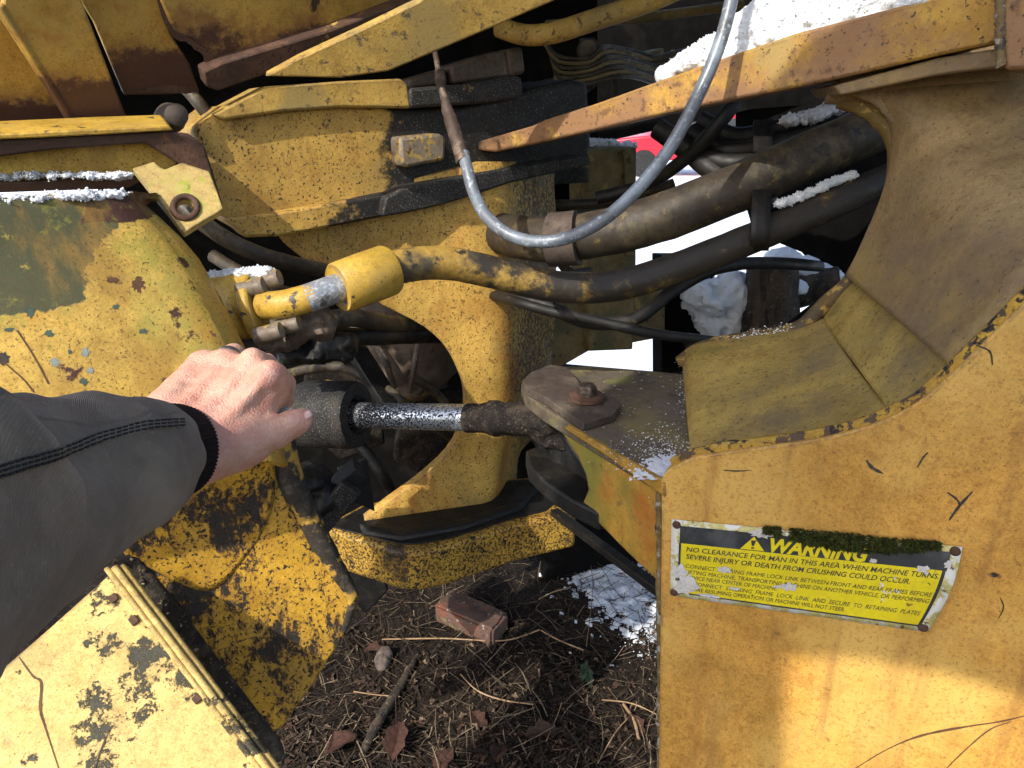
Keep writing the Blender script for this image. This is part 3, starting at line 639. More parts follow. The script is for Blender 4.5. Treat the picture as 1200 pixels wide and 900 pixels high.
def fill(pairs, n=5):
    fs = smooth_poly([p[0] for p in pairs], n, False); bs = smooth_poly([p[1] for p in pairs], n, False)
    return [(tuple(a), tuple(b)) for a, b in zip(fs, bs)]
ruled('scoop_floor', fill([((812, 541), (800, 432)), ((822, 536), (806, 410)), ((842, 532), (828, 402)), ((925, 521), (888, 393)), ((1000, 506), (935, 386)), ((1054, 484), (966, 374))]), M['scoop'], n=10, bow=0.006)
ruled('scoop_rise', fill([((1052, 485), (964, 376)), ((1090, 462), (985, 347)), ((1132, 424), (1006, 326))]), M['scoop'], n=8)
def fpt3(x, y): return fpt(x, y)
wall_pairs = fill([((1124, 432), (999, 333)), ((1165, 390), (1022, 285)), ((1215, 340), (1045, 226)), ((1280, 272), (1054, 175)), ((1330, 215), (1047, 144)), ((1362, 130), (1022, 120)), ((1385, 10), (985, 106))])
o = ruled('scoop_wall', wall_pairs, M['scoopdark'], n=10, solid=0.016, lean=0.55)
o.location += Vector((-0.012, -0.004, 0.012))
# rolled rim round the opening
RIM = [(640, 432), (700, 431), (770, 433), (795, 421), (826, 402), (880, 393), (935, 381), (970, 349), (1000, 322), (1025, 272), (1046, 222), (1053, 178), (1046, 146), (1021, 121), (985, 107)]
tube('opening_rim', [bpt(x, y) + NB_ * 0.016 - Vector((0, 0, 0.010)) for x, y in RIM[3:]], 0.0125, M['rim'], ff, seg=12, n=5, rough=0.12)
# deck plate with the steering clevis, its cheek and lower clevis plate
deck_pix = [(611, 449), (622, 437), (645, 429), (700, 429), (760, 434), (800, 438), (830, 432), (850, 520), (826, 546), (790, 554), (779, 562), (700, 516), (636, 478), (616, 462)]
plate('deck_plate', deck_pix, DECK, 0.024, M['deck'], ff, bevel=0.003)
CH = vplane(hit(636, 480, DECK), hit(779, 563, DECK))
ch_pix = [(638, 484), (700, 519), (779, 566), (776, 640), (773, 684), (735, 648), (700, 612), (674, 591), (683, 588), (689, 574), (686, 556), (676, 534), (660, 510)]
plate('cheek_plate', ch_pix, offs(CH, -0.004), 0.022, M['cheek'], ff, bevel=0.003)
# second narrow ledge of the deck, a green edge strip under it
plate('deck_edge_strip', [(700, 520), (779, 565), (779, 583), (740, 556), (700, 528), (660, 502), (664, 498)], offs(CH, 0.006), 0.008, M['cheek'], ff, bevel=0.002)
LCL = hplane(ZDECK - 0.115)
plate('lower_clevis_plate', [(616, 528), (640, 518), (690, 540), (722, 566), (732, 596), (702, 602), (668, 585), (640, 566), (620, 546)], LCL, 0.03, M['grease'], ff, bevel=0.004)
plate('clevis_nose', [(609, 452), (622, 462), (640, 482), (662, 510), (680, 538), (690, 560), (690, 588), (676, 592), (655, 566), (634, 536), (616, 508), (607, 476)], offs(CH, -0.05), 0.03, M['grease'], ff, bevel=0.006)
pl_pix = [(612, 446), (622, 436), (645, 427), (664, 430), (672, 437), (682, 452), (700, 457), (722, 469), (727, 476), (718, 486), (684, 496), (662, 482), (640, 466), (618, 455)]
rp = plate('retaining_plate', pl_pix, offs(DECK, 0.014), 0.013, M['brownplate'], ff, bevel=0.0015)
hexbolt(hit(687, 466, offs(DECK, 0.018)), Vector((0, 0, 1)), 0.0165, 0.022, M['fitting'], rp, washer=0.028, wmat_=M['rust'])
# underside link bar below the cheek
bar('lower_link_bar', P(650, 600, 1.55), P(800, 712, 1.10), 0.02, 0.016, M['grease'], ff)
# top beam with its end plate and weld
bm_top = [(560, 166), (625, 147), (640, 140), (700, 121), (780, 92), (840, 71), (933, 39), (1087, -1), (1173, -24)]
bm_bot = [(1173, 50), (1110, 63), (980, 93), (800, 129), (640, 166), (580, 178), (560, 176)]
back = Vector((0.02, 0.10, -0.002))
plate('top_beam', bm_top + bm_bot, BEAM, 0.1, M['beam'], ff, bevel=0.004, back=back)
EP = offs(BEAM, 0.075)
plate('beam_end_plate', [(1172, -60), (1300, -90), (1300, 90), (1215, 81), (1177, 82), (1173, 40)], EP, 0.085, M['beam'], ff, bevel=0.004)
tube('weld_bead', [hit(1173 + 1.0 * math.sin(y * .9), y, offs(BEAM, 0.072)) for y in range(-30, 82, 4)], [0.0055 + 0.001 * random.random() for _ in range(-30, 82, 4)], M['weld'], ff, seg=8, n=1)
# gusset under the beam
GUS = offs(OPEN, 0.012)
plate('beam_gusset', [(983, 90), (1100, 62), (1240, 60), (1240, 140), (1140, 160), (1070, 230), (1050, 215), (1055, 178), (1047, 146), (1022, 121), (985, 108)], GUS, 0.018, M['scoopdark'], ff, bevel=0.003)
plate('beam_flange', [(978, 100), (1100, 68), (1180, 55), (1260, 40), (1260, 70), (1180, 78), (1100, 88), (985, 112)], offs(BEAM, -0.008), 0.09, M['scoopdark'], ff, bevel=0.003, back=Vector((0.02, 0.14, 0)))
# far cheek of the frame behind the opening, coloured near black as its shade
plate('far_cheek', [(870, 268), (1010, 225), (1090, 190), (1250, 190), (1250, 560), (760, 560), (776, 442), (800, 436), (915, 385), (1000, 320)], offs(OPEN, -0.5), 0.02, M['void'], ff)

# added overhead slab, unseen, outlined so its shadow covers deck and most of panel
def to_slab(x, y):
    p = hit(x, y, PANEL); q = p + sun_from * ((2.2 - p.z) / sun_from.z); return (q.x, q.y)
slab_xy = [(-0.80, -0.30), (-1.00, -0.50), (-1.06, -1.35), to_slab(888, 1150), to_slab(888, 830), to_slab(905, 778), to_slab(1000, 776), to_slab(1090, 792), to_slab(1210, 828), to_slab(1500, 930), (1.3, -0.95), (1.3, -0.12), (0.5, -0.08), (0.05, 0.02), (-0.30, 0.08), (-0.70, -0.06)]
v, f = prism([Vector((x, y, 2.2)) for x, y in slab_xy], Vector((0, 0, 0.32)))
mk('lift_arm', v, f, M['beam'], ff, bevel=0.015)

# ================================================================== warning sign on the panel
ws = thing('warning_sign', 'yellow and black metal warning plate riveted to the right side panel', 'sign', hit(955, 720, PANEL))
SQ = [(787, 609), (1128, 641), (1087, 741), (785, 698)]
def sgn(u, v, lift=0.0):
    bow = 8 * math.sin(math.pi * v) * (u ** 3) * 0.9            # the right end is bent
    x = (SQ[0][0] * (1 - u) + SQ[1][0] * u) * (1 - v) + (SQ[3][0] * (1 - u) + SQ[2][0] * u) * v + bow
    y = (SQ[0][1] * (1 - u) + SQ[1][1] * u) * (1 - v) + (SQ[3][1] * (1 - u) + SQ[2][1] * u) * v
    lf = 0.0035 + 0.010 * max(0, u - 0.8) / 0.2 * math.sin(math.pi * v) + 0.0012 * mnoise.noise(Vector((u * 9, v * 4, 1)))
    return hit(x, y, offs(PANEL, lf + lift))
def sgrid(name, u0, u1, v0, v1, nu, nv, lift, mat, parent, solid=0.0, jit=0.0):
    rows = [[sgn(u0 + (u1 - u0) * i / nu, v0 + (v1 - v0) * j / nv, lift) for i in range(nu + 1)] for j in range(nv + 1)]
    return grid(name, rows, mat, parent, solid=solid)
sp_ = sgrid('plate', 0, 1, 0, 1, 40, 12, 0, M['signedge'], ws, solid=0.0022)
fld = sgrid('yellow_field', 0.030, 0.955, 0.295, 0.935, 40, 10, 0.0004, M['signyel'], ws)
sgrid('black_band', 0.030, 0.965, 0.07, 0.295, 40, 6, 0.0005, M['signblk'], ws)
for a in [(0.030, 0.962, 0.935, 0.952), (0.950, 0.962, 0.295, 0.935), (0.028, 0.036, 0.295, 0.935)]:
    sgrid('border_line', *a, 30, 8, 0.0006, M['signblk'], ws)
def spoly(name, uv, lift, mat, parent):
    v = [sgn(a, b, lift) for a, b in uv]
    tri = mgeo.tessellate_polygon([[Vector((a, b, 0)) for a, b in uv]])
    o = mk(name, v, [tuple(t) for t in tri], mat, parent, recalc=False)
    if sum(p.normal.dot(PANEL[1]) for p in o.data.polygons) < 0: o.data.flip_normals()
    return o
def text(name, s, u0, u1, vb, vh, mat, parent, lift=0.0009, bold=0.0, shear=0.0):
    """lettering laid on the bent plate; vb baseline, vh cap height, fitted between u0 and u1"""
    cu = bpy.data.curves.new(name, 'FONT'); cu.body = s; cu.size = 1.0; cu.shear = shear; cu.offset = bold; cu.resolution_u = 3
    ob = bpy.data.objects.new(name, cu); COL.objects.link(ob)
    dg = bpy.context.evaluated_depsgraph_get(); me = bpy.data.meshes.new_from_object(ob.evaluated_get(dg))
    bpy.data.objects.remove(ob); bpy.data.curves.remove(cu)
    xs = [v.co.x for v in me.vertices]; ys = [v.co.y for v in me.vertices]
    x0, x1 = min(xs), max(xs); H = 0.70
    vv = [sgn(u0 + (u1 - u0) * (v.co.x - x0) / (x1 - x0), vb - vh * v.co.y / H, lift) for v in me.vertices]
    ff_ = [tuple(p.vertices) for p in me.polygons]; bpy.data.meshes.remove(me)
    o = mk(name, vv, ff_, mat, parent, recalc=False, smooth=False)
    if sum(p.normal.dot(PANEL[1]) for p in o.data.polygons) < 0: o.data.flip_normals()
    return o
text('lettering', 'WARNING', 0.345, 0.690, 0.282, 0.165, M['signyel'], ws, bold=0.04, shear=0.2)
text('lettering', 'NO CLEARANCE FOR MAN IN THIS AREA WHEN MACHINE TURNS.', 0.055, 0.945, 0.395, 0.061, M['signblk'], ws, bold=0.010, shear=0.15)
text('lettering', 'SEVERE INJURY OR DEATH FROM CRUSHING COULD OCCUR.', 0.055, 0.855, 0.490, 0.061, M['signblk'], ws, bold=0.010, shear=0.15)
text('lettering', 'CONNECT STEERING FRAME LOCK LINK BETWEEN FRONT AND REAR FRAMES BEFORE', 0.055, 0.945, 0.608, 0.049, M['signblk'], ws, bold=0.0, shear=0.12)
text('lettering', 'LIFTING MACHINE, TRANSPORTING MACHINE ON ANOTHER VEHICLE, OR PERFORMING', 0.055, 0.945, 0.683, 0.049, M['signblk'], ws, bold=0.0, shear=0.12)
text('lettering', 'SERVICE NEAR CENTER OF MACHINE.', 0.055, 0.400, 0.752, 0.049, M['signblk'], ws, bold=0.0, shear=0.12)
text('lettering', 'DISCONNECT  STEERING  FRAME  LOCK  LINK  AND  SECURE  TO  RETAINING  PLATES', 0.055, 0.935, 0.830, 0.049, M['signblk'], ws, bold=0.0, shear=0.12)
text('lettering', 'BEFORE RESUMING OPERATION OR MACHINE WILL NOT STEER.', 0.055, 0.665, 0.900, 0.049, M['signblk'], ws, bold=0.0, shear=0.12)
tri_o = spoly('warning_triangle', [(0.245, 0.285), (0.288, 0.115), (0.330, 0.285)], 0.0009, M['signyel'], ws)
spoly('exclamation_mark', [(0.279, 0.165), (0.297, 0.165), (0.292, 0.235), (0.284, 0.235)], 0.0013, M['signblk'], ws)
spoly('exclamation_mark', [(0.283, 0.248), (0.293, 0.248), (0.293, 0.270), (0.283, 0.270)], 0.0013, M['signblk'], ws)
def chip(cu, cv, ru, rv, seed, mat='signwht', lift=0.0016):
    rnd = random.Random(seed); n = 18
    uv = []
    for k in range(n):
        a = 2 * math.pi * k / n; r = rnd.uniform(0.55, 1.15)
        uv.append((min(max(cu + ru * r * math.cos(a), 0.003), 0.997), min(max(cv + rv * r * math.sin(a), 0.01), 0.99)))
    return spoly('bare_patch', uv, lift, M[mat], ws)
for i, c in enumerate([(0.035, 0.66, 0.030, 0.10), (0.065, 0.80, 0.055, 0.12), (0.05, 0.90, 0.045, 0.07), (0.14, 0.93, 0.05, 0.025), (0.31, 0.075, 0.045, 0.055), (0.195, 0.575, 0.030, 0.045), (0.245, 0.80, 0.025, 0.02),
                       (0.44, 0.69, 0.030, 0.060), (0.40, 0.705, 0.02, 0.03), (0.71, 0.265, 0.016, 0.03), (0.885, 0.30, 0.022, 0.05), (0.965, 0.22, 0.016, 0.06), (0.90, 0.34, 0.008, 0.03), (0.80, 0.44, 0.006, 0.02)]):
    chip(*c, seed=i + 20)
for u, v in [(0.018, 0.06), (0.978, 0.06), (0.974, 0.955), (0.016, 0.945)]:
    p = sgn(u, v, 0.0); lathe('rivet', p, PANEL[1], [(0.0055, -0.002), (0.0055, 0.001), (0.004, 0.0028), (0.0015, 0.0034)], M['rust'], ws, seg=14)
# moss growing along the plate's upper edge
mv = []; mf = []
rnd = random.Random(5)
for i in range(5200):
    u = rnd.uniform(0.30, 0.925); top = -0.03 + 0.03 * mnoise.noise(Vector((u * 9, 2, 2)))
    low = 0.05 + 0.125 * max(0, 1 - ((u - 0.62) / 0.30) ** 2) + 0.025 * mnoise.noise(Vector((u * 22, 5, 2)))
    if u < 0.36: low = 0.06
    if mnoise.noise(Vector((u * 34, 7.7, rnd.random() * .3))) < -0.22: continue
    v = top + (low - top) * rnd.random(); e = min((v - top), (low - v)) / 0.1; th = (0.0055 + 0.004 * mnoise.noise(Vector((u * 18, v * 9, 4)))) * min(1, max(0.15, e * 1.4))
    p = sgn(u, v, 0.001 + th * rnd.uniform(0.2, 1.0)); dr = Vector((rnd.uniform(-1, 1), rnd.uniform(-1, 1), rnd.uniform(-1, 1))).normalized()
    dr = (dr + PANEL[1] * 0.8).normalized(); sd_ = dr.orthogonal().normalized() * 0.0011; ln = rnd.uniform(0.003, 0.006); k = len(mv)
    mv += [p + sd_, p - sd_, p + dr * ln]; mf.append((k, k + 1, k + 2))
mo = mk('moss', mv, mf, M['moss'], smooth=False, recalc=False); tag(mo, 'dark green moss cushion growing over the top edge of the warning plate', 'moss', kind='stuff')

# ================================================================== rear frame with hinge (centre)
rf = thing('loader_rear_frame', 'yellow rear frame hinge with upper block, curved column and greasy lower plate', 'machine frame', hit(520, 640, LOW))
lx = [(318, 250), (326, 276), (345, 295), (372, 314), (410, 337), (450, 358), (497, 383), (523, 408), (540, 440), (546, 468), (542, 498), (526, 530), (492, 562), (455, 589), (425, 612)]
cx_ = [(578, 190), (580, 225), (582, 258), (583, 288), (585, 318), (586, 350), (586, 380), (586, 410), (587, 440), (587, 470), (587, 500), (587, 530), (586, 556), (585, 574), (578, 594)]
sx_ = [650, 650, 652, 652, 652, 652, 650, 648, 646, 645, 640, 611, 606, 605, 600]
def rs(pts): return [tuple(p) for p in smooth_poly([Vector(p) for p in pts], 3, False)]
LX, CX = rs(lx), rs(cx_); SX = [p[0] for p in smooth_poly([Vector((x, 0)) for x in sx_], 3, False)]
rows = []
for i in range(len(LX)):
    a = hit(*LX[i], COLP); row = []
    c = CX[i]
    for k in range(9):
        t = k / 8; x = LX[i][0] + (c[0] - 14 - LX[i][0]) * t; y = LX[i][1] + (c[1] - LX[i][1]) * t; row.append(hit(x, y, COLP))
    dc = depth(hit(c[0], c[1], COLP))
    for fx, dd in ((0.10, 0.004), (0.20, 0.014), (0.32, 0.034), (0.55, 0.10), (1.0, 0.24)):
        row.append(P(c[0] - 8 + (SX[i] - c[0] + 8) * fx, c[1] - 2 * fx, dc + dd))
    rows.append(row)
grid('hinge_column', rows, M['column'], rf, solid=0.03, bevel=0.003, sharp=60)
plate('column_foot_weld', [(420, 611), (470, 619), (540, 607), (590, 590), (606, 570), (625, 556), (640, 562), (610, 594), (545, 616), (470, 629), (425, 622)], offs(LOW, 0.012), 0.02, M['grease'], rf, bevel=0.008, seg=3)
low_pix = [(378, 618), (395, 606), (425, 590), (500, 575), (600, 560), (650, 556), (672, 577), (675, 599), (640, 607), (600, 616), (560, 629), (520, 641), (490, 647), (462, 645), (440, 638), (410, 629)]
lo_ = plate('lower_hinge_plate', low_pix, LOW, 0.092, M['lower'], rf, bevel=0.010, seg=3)
v, f = prism([hit(x, y, offs(LOW, 0.003)) for x, y in [(384, 616), (425, 594), (500, 578), (600, 563), (648, 560), (664, 578), (640, 598), (598, 608), (558, 621), (518, 632), (488, 637), (464, 636), (442, 630), (412, 623)]], Vector((0, 0, -0.003)))
mk('grease_film', v, f, M['grease'], rf, bevel=0.001)
# foot block under the plate's left end
plate('lower_support', [(383, 628), (446, 655), (456, 692), (430, 720), (395, 690), (388, 650)], offs(COLP, -0.05), 0.12, M['grease'], rf, bevel=0.006)
# upper hinge block
blk = [(228, 150), (262, 124), (330, 117), (400, 118), (480, 128), (540, 124), (600, 108), (668, 92), (690, 96), (694, 170), (690, 186), (560, 224), (450, 252), (330, 275), (288, 277), (252, 246), (234, 190)]
plate('upper_hinge_block', blk, BLOCK, 0.25, M['block'], rf, bevel=0.012, seg=3)
plate('block_top_cap', [(250, 134), (312, 101), (400, 95), (470, 92), (478, 99), (482, 127), (400, 126), (330, 131), (262, 141)], offs(BLOCK, 0.02), 0.12, M['ledge'], rf, bevel=0.004)
plate('block_upper_strap', [(480, 103), (560, 97), (600, 88), (612, 90), (614, 112), (606, 116), (560, 122), (480, 127)], offs(BLOCK, 0.025), 0.08, M['greasedust'], rf, bevel=0.006)
plate('block_flange', [(452, 232), (470, 221), (560, 203), (690, 180), (694, 193), (600, 214), (520, 240), (470, 251), (448, 254)], offs(BLOCK, 0.045), 0.06, M['greasedust'], rf, bevel=0.004)
plate('block_band', [(262, 256), (330, 248), (400, 236), (452, 226), (500, 214), (506, 240), (450, 254), (400, 264), (330, 277), (288, 279)], offs(BLOCK, 0.022), 0.05, M['block'], rf, bevel=0.005)
lathe_c = hit(497, 176, BLOCK)
bl = plate('square_lug', [(468, 161), (516, 156), (523, 162), (522, 188), (474, 197), (470, 190)], offs(BLOCK, 0.04), 0.06, M['boltm'], rf, bevel=0.006)
# rear parts between block and beam: straps, fittings
plate('valve_block', [(528, 76), (577, 62), (594, 58), (598, 90), (532, 98)], offs(BLOCK, -0.06), 0.06, M['casing'], rf, bevel=0.006)
plate('valve_block', [(596, 58), (613, 54), (617, 86), (599, 90)], offs(BLOCK, -0.05), 0.06, M['casing'], rf, bevel=0.008)
plate('valve_block', [(480, 92), (522, 80), (526, 98), (482, 104)], offs(BLOCK, -0.07), 0.05, M['casing'], rf, bevel=0.006)

# ================================================================== hood and body over the hinge (upper left)
hd = thing('engine_cowling', 'rusty dented yellow engine body panels overhanging the hinge at upper left', 'machine body', P(200, 145, 1.1))
HP_ = tplane(P(40, 140, 1.02), P(230, 110, 1.12), P(150, -20, 0.98))
plate('body_panel', [(8, -40), (80, -40), (152, 147), (84, 149), (2, 18)], offs(HP_, 0.03), 0.02, M['hood'], hd, bevel=0.003)
plate('recessed_panel', [(-420, -60), (10, -20), (86, 140), (90, 152), (-420, 170)], offs(HP_, -0.01), 0.02, M['hood'], hd, bevel=0.003)
bar('panel_ridge', hit(-2, 5, offs(HP_, 0.028)), hit(88, 146, offs(HP_, 0.028)), 0.012, 0.012, M['hood'], hd)
plate('rusted_panel', [(70, -40), (172, -40), (186, 0), (200, 40), (222, 74), (234, 108), (200, 111), (146, 112), (112, 30)], offs(HP_, 0.0), 0.016, M['hood'], hd, bevel=0.002)
dv = [(172, -40), (330, -40), (520, -40), (490, 0), (430, 20), (385, 36), (320, 55), (262, 74), (250, 78), (240, 62), (225, 48), (208, 41), (196, 20)]
plate('dented_panel', dv, offs(HP_, 0.012), 0.014, M['hood'], hd, bevel=0.004)
ribbon('torn_edge', [(182, -10), (200, 35), (222, 48), (242, 64), (250, 82), (262, 76), (320, 56), (390, 32), (480, -2)], 5.5, M['rust'], hd, pl=offs(HP_, 0.012), lift=0.001)
ribbon('torn_edge', [(146, 108), (190, 104), (232, 106)], 6, M['rust'], hd, pl=HP_, lift=0.001)
plate('rusty_rail', [(238, 84), (262, 73), (385, 36), (480, 0), (525, -20), (570, -30), (480, 8), (400, 42), (312, 88), (256, 107), (242, 102)], offs(HP_, 0.035), 0.03, M['rust'], hd, bevel=0.003)
DD = tplane(P(310, 90, 1.05), P(456, 85, 1.08), P(600, -30, 1.02))
plate('belly_plate', [(310, 90), (350, 68), (420, 36), (490, 2), (540, -40), (720, -40), (648, 2), (560, 40), (456, 84), (400, 92)], DD, 0.02, M['ledge'], hd, bevel=0.003)
tube('curved_guard', [P(585, 32, 1.32), P(615, 41, 1.30), P(650, 38, 1.28), P(700, 22, 1.28), P(765, 0, 1.28), P(830, -30, 1.28)], 0.018, M['ledge'], hd, seg=12)
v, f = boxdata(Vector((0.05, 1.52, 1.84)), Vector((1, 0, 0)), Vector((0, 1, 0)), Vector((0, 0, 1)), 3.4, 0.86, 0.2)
mk('engine_sump_guard', v, f, M['void'], hd, bevel=0.02)  # unseen box added overhead to keep the cavity dark
# shelf below the panels with the lifting bracket
SH = tplane(P(0, 165, 0.92), P(220, 155, 1.02), P(0, 190, 0.93))
plate('shelf_lip', [(-400, 178), (-60, 160), (0, 157), (120, 151), (198, 148), (204, 153), (120, 158), (0, 164), (-60, 168), (-400, 188)], offs(SH, 0.012), 0.09, M['flange'], hd, bevel=0.002)
plate('shelf_face', [(-400, 190), (-60, 170), (0, 165), (200, 155), (222, 158), (240, 172), (248, 196), (262, 243), (256, 250), (236, 210), (205, 190), (170, 168), (60, 176), (0, 184), (-60, 190), (-400, 212)], offs(SH, 0.006), 0.012, M['rust'], hd, bevel=0.003)
plate('shelf_inner', [(-400, 196), (-60, 176), (60, 168), (170, 160), (210, 180), (205, 196), (160, 206), (0, 212), (-60, 214), (-400, 236)], offs(SH, -0.03), 0.012, M['fender'], hd, bevel=0.002)
plate('shelf_lower_rail', [(-400, 238), (-60, 217), (0, 214), (150, 206), (164, 214), (150, 221), (0, 226), (-60, 228), (-400, 252)], offs(SH, -0.02), 0.02, M['hood'], hd, bevel=0.002)
# bracket with an eye: plate with a real hole
BR = tplane(P(156, 197, 0.93), P(262, 245, 0.95), P(215, 272, 0.92))
ob_ = [(155, 197), (168, 193), (180, 189), (187, 195), (193, 198), (203, 194), (213, 190), (232, 196), (245, 200), (254, 222), (262, 245), (238, 259), (215, 273), (196, 248), (175, 222)]
hc = (217, 243); ih = [(hc[0] + 11 * math.cos(a), hc[1] + 10 * math.sin(a)) for a in [2 * math.pi * k / 20 for k in range(20)]]
bmh = bmesh.new()
def ringverts(pts, pl): return [bmh.verts.new(hit(x, y, pl)) for x, y in pts]
o1 = ringverts(ob_, BR); i1 = ringverts(ih, BR)
es = [bmh.edges.new((o1[k], o1[(k + 1) % len(o1)])) for k in range(len(o1))] + [bmh.edges.new((i1[k], i1[(k + 1) % 20])) for k in range(20)]
bmesh.ops.triangle_fill(bmh, edges=es, use_beauty=True)
bmh.verts.index_update(); bv = [v_.co.copy() for v_ in bmh.verts]; bf = [tuple(v_.index for v_ in f_.verts) for f_ in bmh.faces]; bmh.free()
nO = len(ob_)
n_ = len(bv); back = -BR[1] * 0.012
bv2 = bv + [p + back for p in bv]; bf2 = bf + [tuple(i + n_ for i in reversed(f_)) for f_ in bf]
bf2 += [(k, (k + 1) % nO, (k + 1) % nO + n_, k + n_) for k in range(nO)] + [(nO + k, nO + (k + 1) % 20, nO + (k + 1) % 20 + n_, nO + k + n_) for k in range(20)]
brk_ = mk('eye_bracket', bv2, bf2, M['bracket'], hd, bevel=0.0015)
rp_ = [hit(hc[0] + 14 * math.cos(a), hc[1] + 13 * math.sin(a), offs(BR, 0.001)) for a in [2 * math.pi * k / 24 for k in range(25)]]
tube('eye_bushing', rp_, 0.0042, M['rust'], brk_, seg=8, n=1)
lathe('stud', P(196, 140, 1.12), Vector((0.5, -0.6, 0.1)), [(0.02, 0), (0.022, 0.02), (0.018, 0.035), (0.016, 0.055), (0.006, 0.06)], M['brownplate'], hd, seg=18)
tube('bent_pipe', [P(150, 30, 1.25), P(222, 108, 1.2), P(240, 130, 1.2), P(255, 148, 1.22)], 0.011, M['hosebrown'], hd, seg=10)
# bulkheads that close the cavity, its deep shade painted in as near black
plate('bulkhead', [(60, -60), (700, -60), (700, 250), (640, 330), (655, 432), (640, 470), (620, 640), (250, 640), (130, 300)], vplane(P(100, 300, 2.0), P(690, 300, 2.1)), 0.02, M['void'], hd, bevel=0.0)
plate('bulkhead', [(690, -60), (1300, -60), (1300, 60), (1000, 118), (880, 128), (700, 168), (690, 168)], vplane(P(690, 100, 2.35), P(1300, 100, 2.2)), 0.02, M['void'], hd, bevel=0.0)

# ================================================================== fender and worn guard (left)
fd = thing('fender', 'large yellow curved fender with dark scrapes and green stains beside the hand', 'fender', P(200, 640, 1.0))
eL = [(-90, 242), (-90, 300), (-90, 370), (-90, 440), (-90, 520), (-90, 600)]
eR = [(150, 229), (203, 302), (246, 372), (276, 432), (300, 492), (314, 540)]
oR = [(172, 241), (233, 303), (286, 405), (302, 442), (322, 502), (338, 546)]
eLs, eRs, oRs = rs(eL), rs(eR), rs(oR); rows = []
for i in range(len(eLs)):
    row = []
    for k in range(9):
        t = k / 8; x = eLs[i][0] + (eRs[i][0] - eLs[i][0]) * t; y = eLs[i][1] + (eRs[i][1] - eLs[i][1]) * t
        d = 0.70 + 0.15 * t + 0.012 * (i / len(eLs)) - 0.012 * math.sin(math.pi * t)
        row.append(P(x, y, d))
    row = [row[0] + (row[0] - row[8]) * q for q in (1.3, 0.85, 0.42)] + row
    for t, dd in ((0.25, 0.004), (0.5, 0.012), (0.75, 0.026), (1.0, 0.05), (0.98, 0.08)):
        row.append(P(eRs[i][0] + (oRs[i][0] - eRs[i][0]) * t, eRs[i][1] + (oRs[i][1] - eRs[i][1]) * t, 0.862 + dd))
    rows.append(row)
top = [p + Vector((0, 0.10, -0.01)) for p in rows[0]]; top2 = [p + Vector((0, 0.012, 0.004)) for p in rows[0]]
grid('fender_skin', [top, top2] + rows, M['fender'], fd, solid=0.006, sharp=60)
WN = tplane(P(345, 545, 0.98), P(416, 700, 1.05), P(165, 668, 0.925))
# rolled lower end of the fender, running out on the guard
rows = []
RL = [(120, 530), (118, 580), (128, 622), (150, 648), (172, 664)]; RM = [(235, 540), (226, 590), (222, 632), (232, 668), (246, 692)]; RR = [(318, 515), (322, 548), (322, 580), (314, 610), (300, 636)]
RLs, RMs, RRs = rs(RL), rs(RM), rs(RR)
for i in range(len(RLs)):
    t = i / (len(RLs) - 1); cur = smooth_poly([Vector(RLs[i]), Vector(RMs[i]), Vector(RRs[i])], 8, False); row = []
    for j, p in enumerate(cur):
        u = j / (len(cur) - 1); hgt = 0.0012 + 0.050 * (1 - t) ** 2.2 * (1 - 0.5 * u)
        row.append(P(p.x, p.y, depth(hit(p.x, p.y, WN)) - hgt))
    rows.append(row)
grid('rolled_end', rows, M['worn'], fd, solid=0.003, sharp=70)
wo = plate('worn_guard', [(140, 640), (215, 560), (290, 520), (334, 528), (350, 572), (384, 640), (415, 690), (418, 706), (408, 738), (372, 795), (332, 852), (318, 860), (285, 832), (225, 760), (165, 688)], WN, 0.014, M['worn'], fd, bevel=0.004, seg=3)
tube('guard_lip', [hit(x, y, offs(WN, -0.004)) for x, y in [(328, 505), (336, 545), (348, 580), (382, 645), (410, 692), (412, 706), (402, 738)]], [0.017, 0.018, 0.018, 0.015, 0.010, 0.008, 0.006], M['lipgrime'], fd, seg=10, n=4, rough=0.1)
# dirt caught in the gap with pebbles on it
DG = offs(WN, 0.004)
plate('dirt_ledge', [(130, 655), (160, 650), (205, 705), (262, 782), (318, 855), (335, 885), (318, 905), (225, 790)], DG, 0.02, M['grime'], fd, bevel=0.004)
pv = []; pf = []; ico = bmesh.new(); bmesh.ops.create_icosphere(ico, subdivisions=1, radius=1); iv = [v_.co.copy() for v_ in ico.verts]; ifc = [tuple(v_.index for v_ in f_.verts) for f_ in ico.faces]; ico.free()
rnd = random.Random(11)
for i in range(130):
    t = rnd.random(); x = 148 + 175 * t + rnd.gauss(0, 9); y = 660 + 220 * t + rnd.gauss(0, 8); r = rnd.choice([0.0006, 0.0008, 0.001, 0.0012, 0.0018, 0.003]) * rnd.uniform(0.6, 1.2)
    c = hit(x, y, offs(WN, 0.004 + r * 0.5)); k = len(pv); s3 = Vector((rnd.uniform(.6, 1.2), rnd.uniform(.6, 1.2), rnd.uniform(.5, 1)))
    pv += [c + Vector((a.x * s3.x, a.y * s3.y, a.z * s3.z)) * r * rnd.uniform(.85, 1.15) for a in iv]; pf += [tuple(j + k for j in f_) for f_ in ifc]
po = mk('pebble_litter', pv, pf, M['pebble'], fd, smooth=False, recalc=False); po['kind'] = 'stuff'

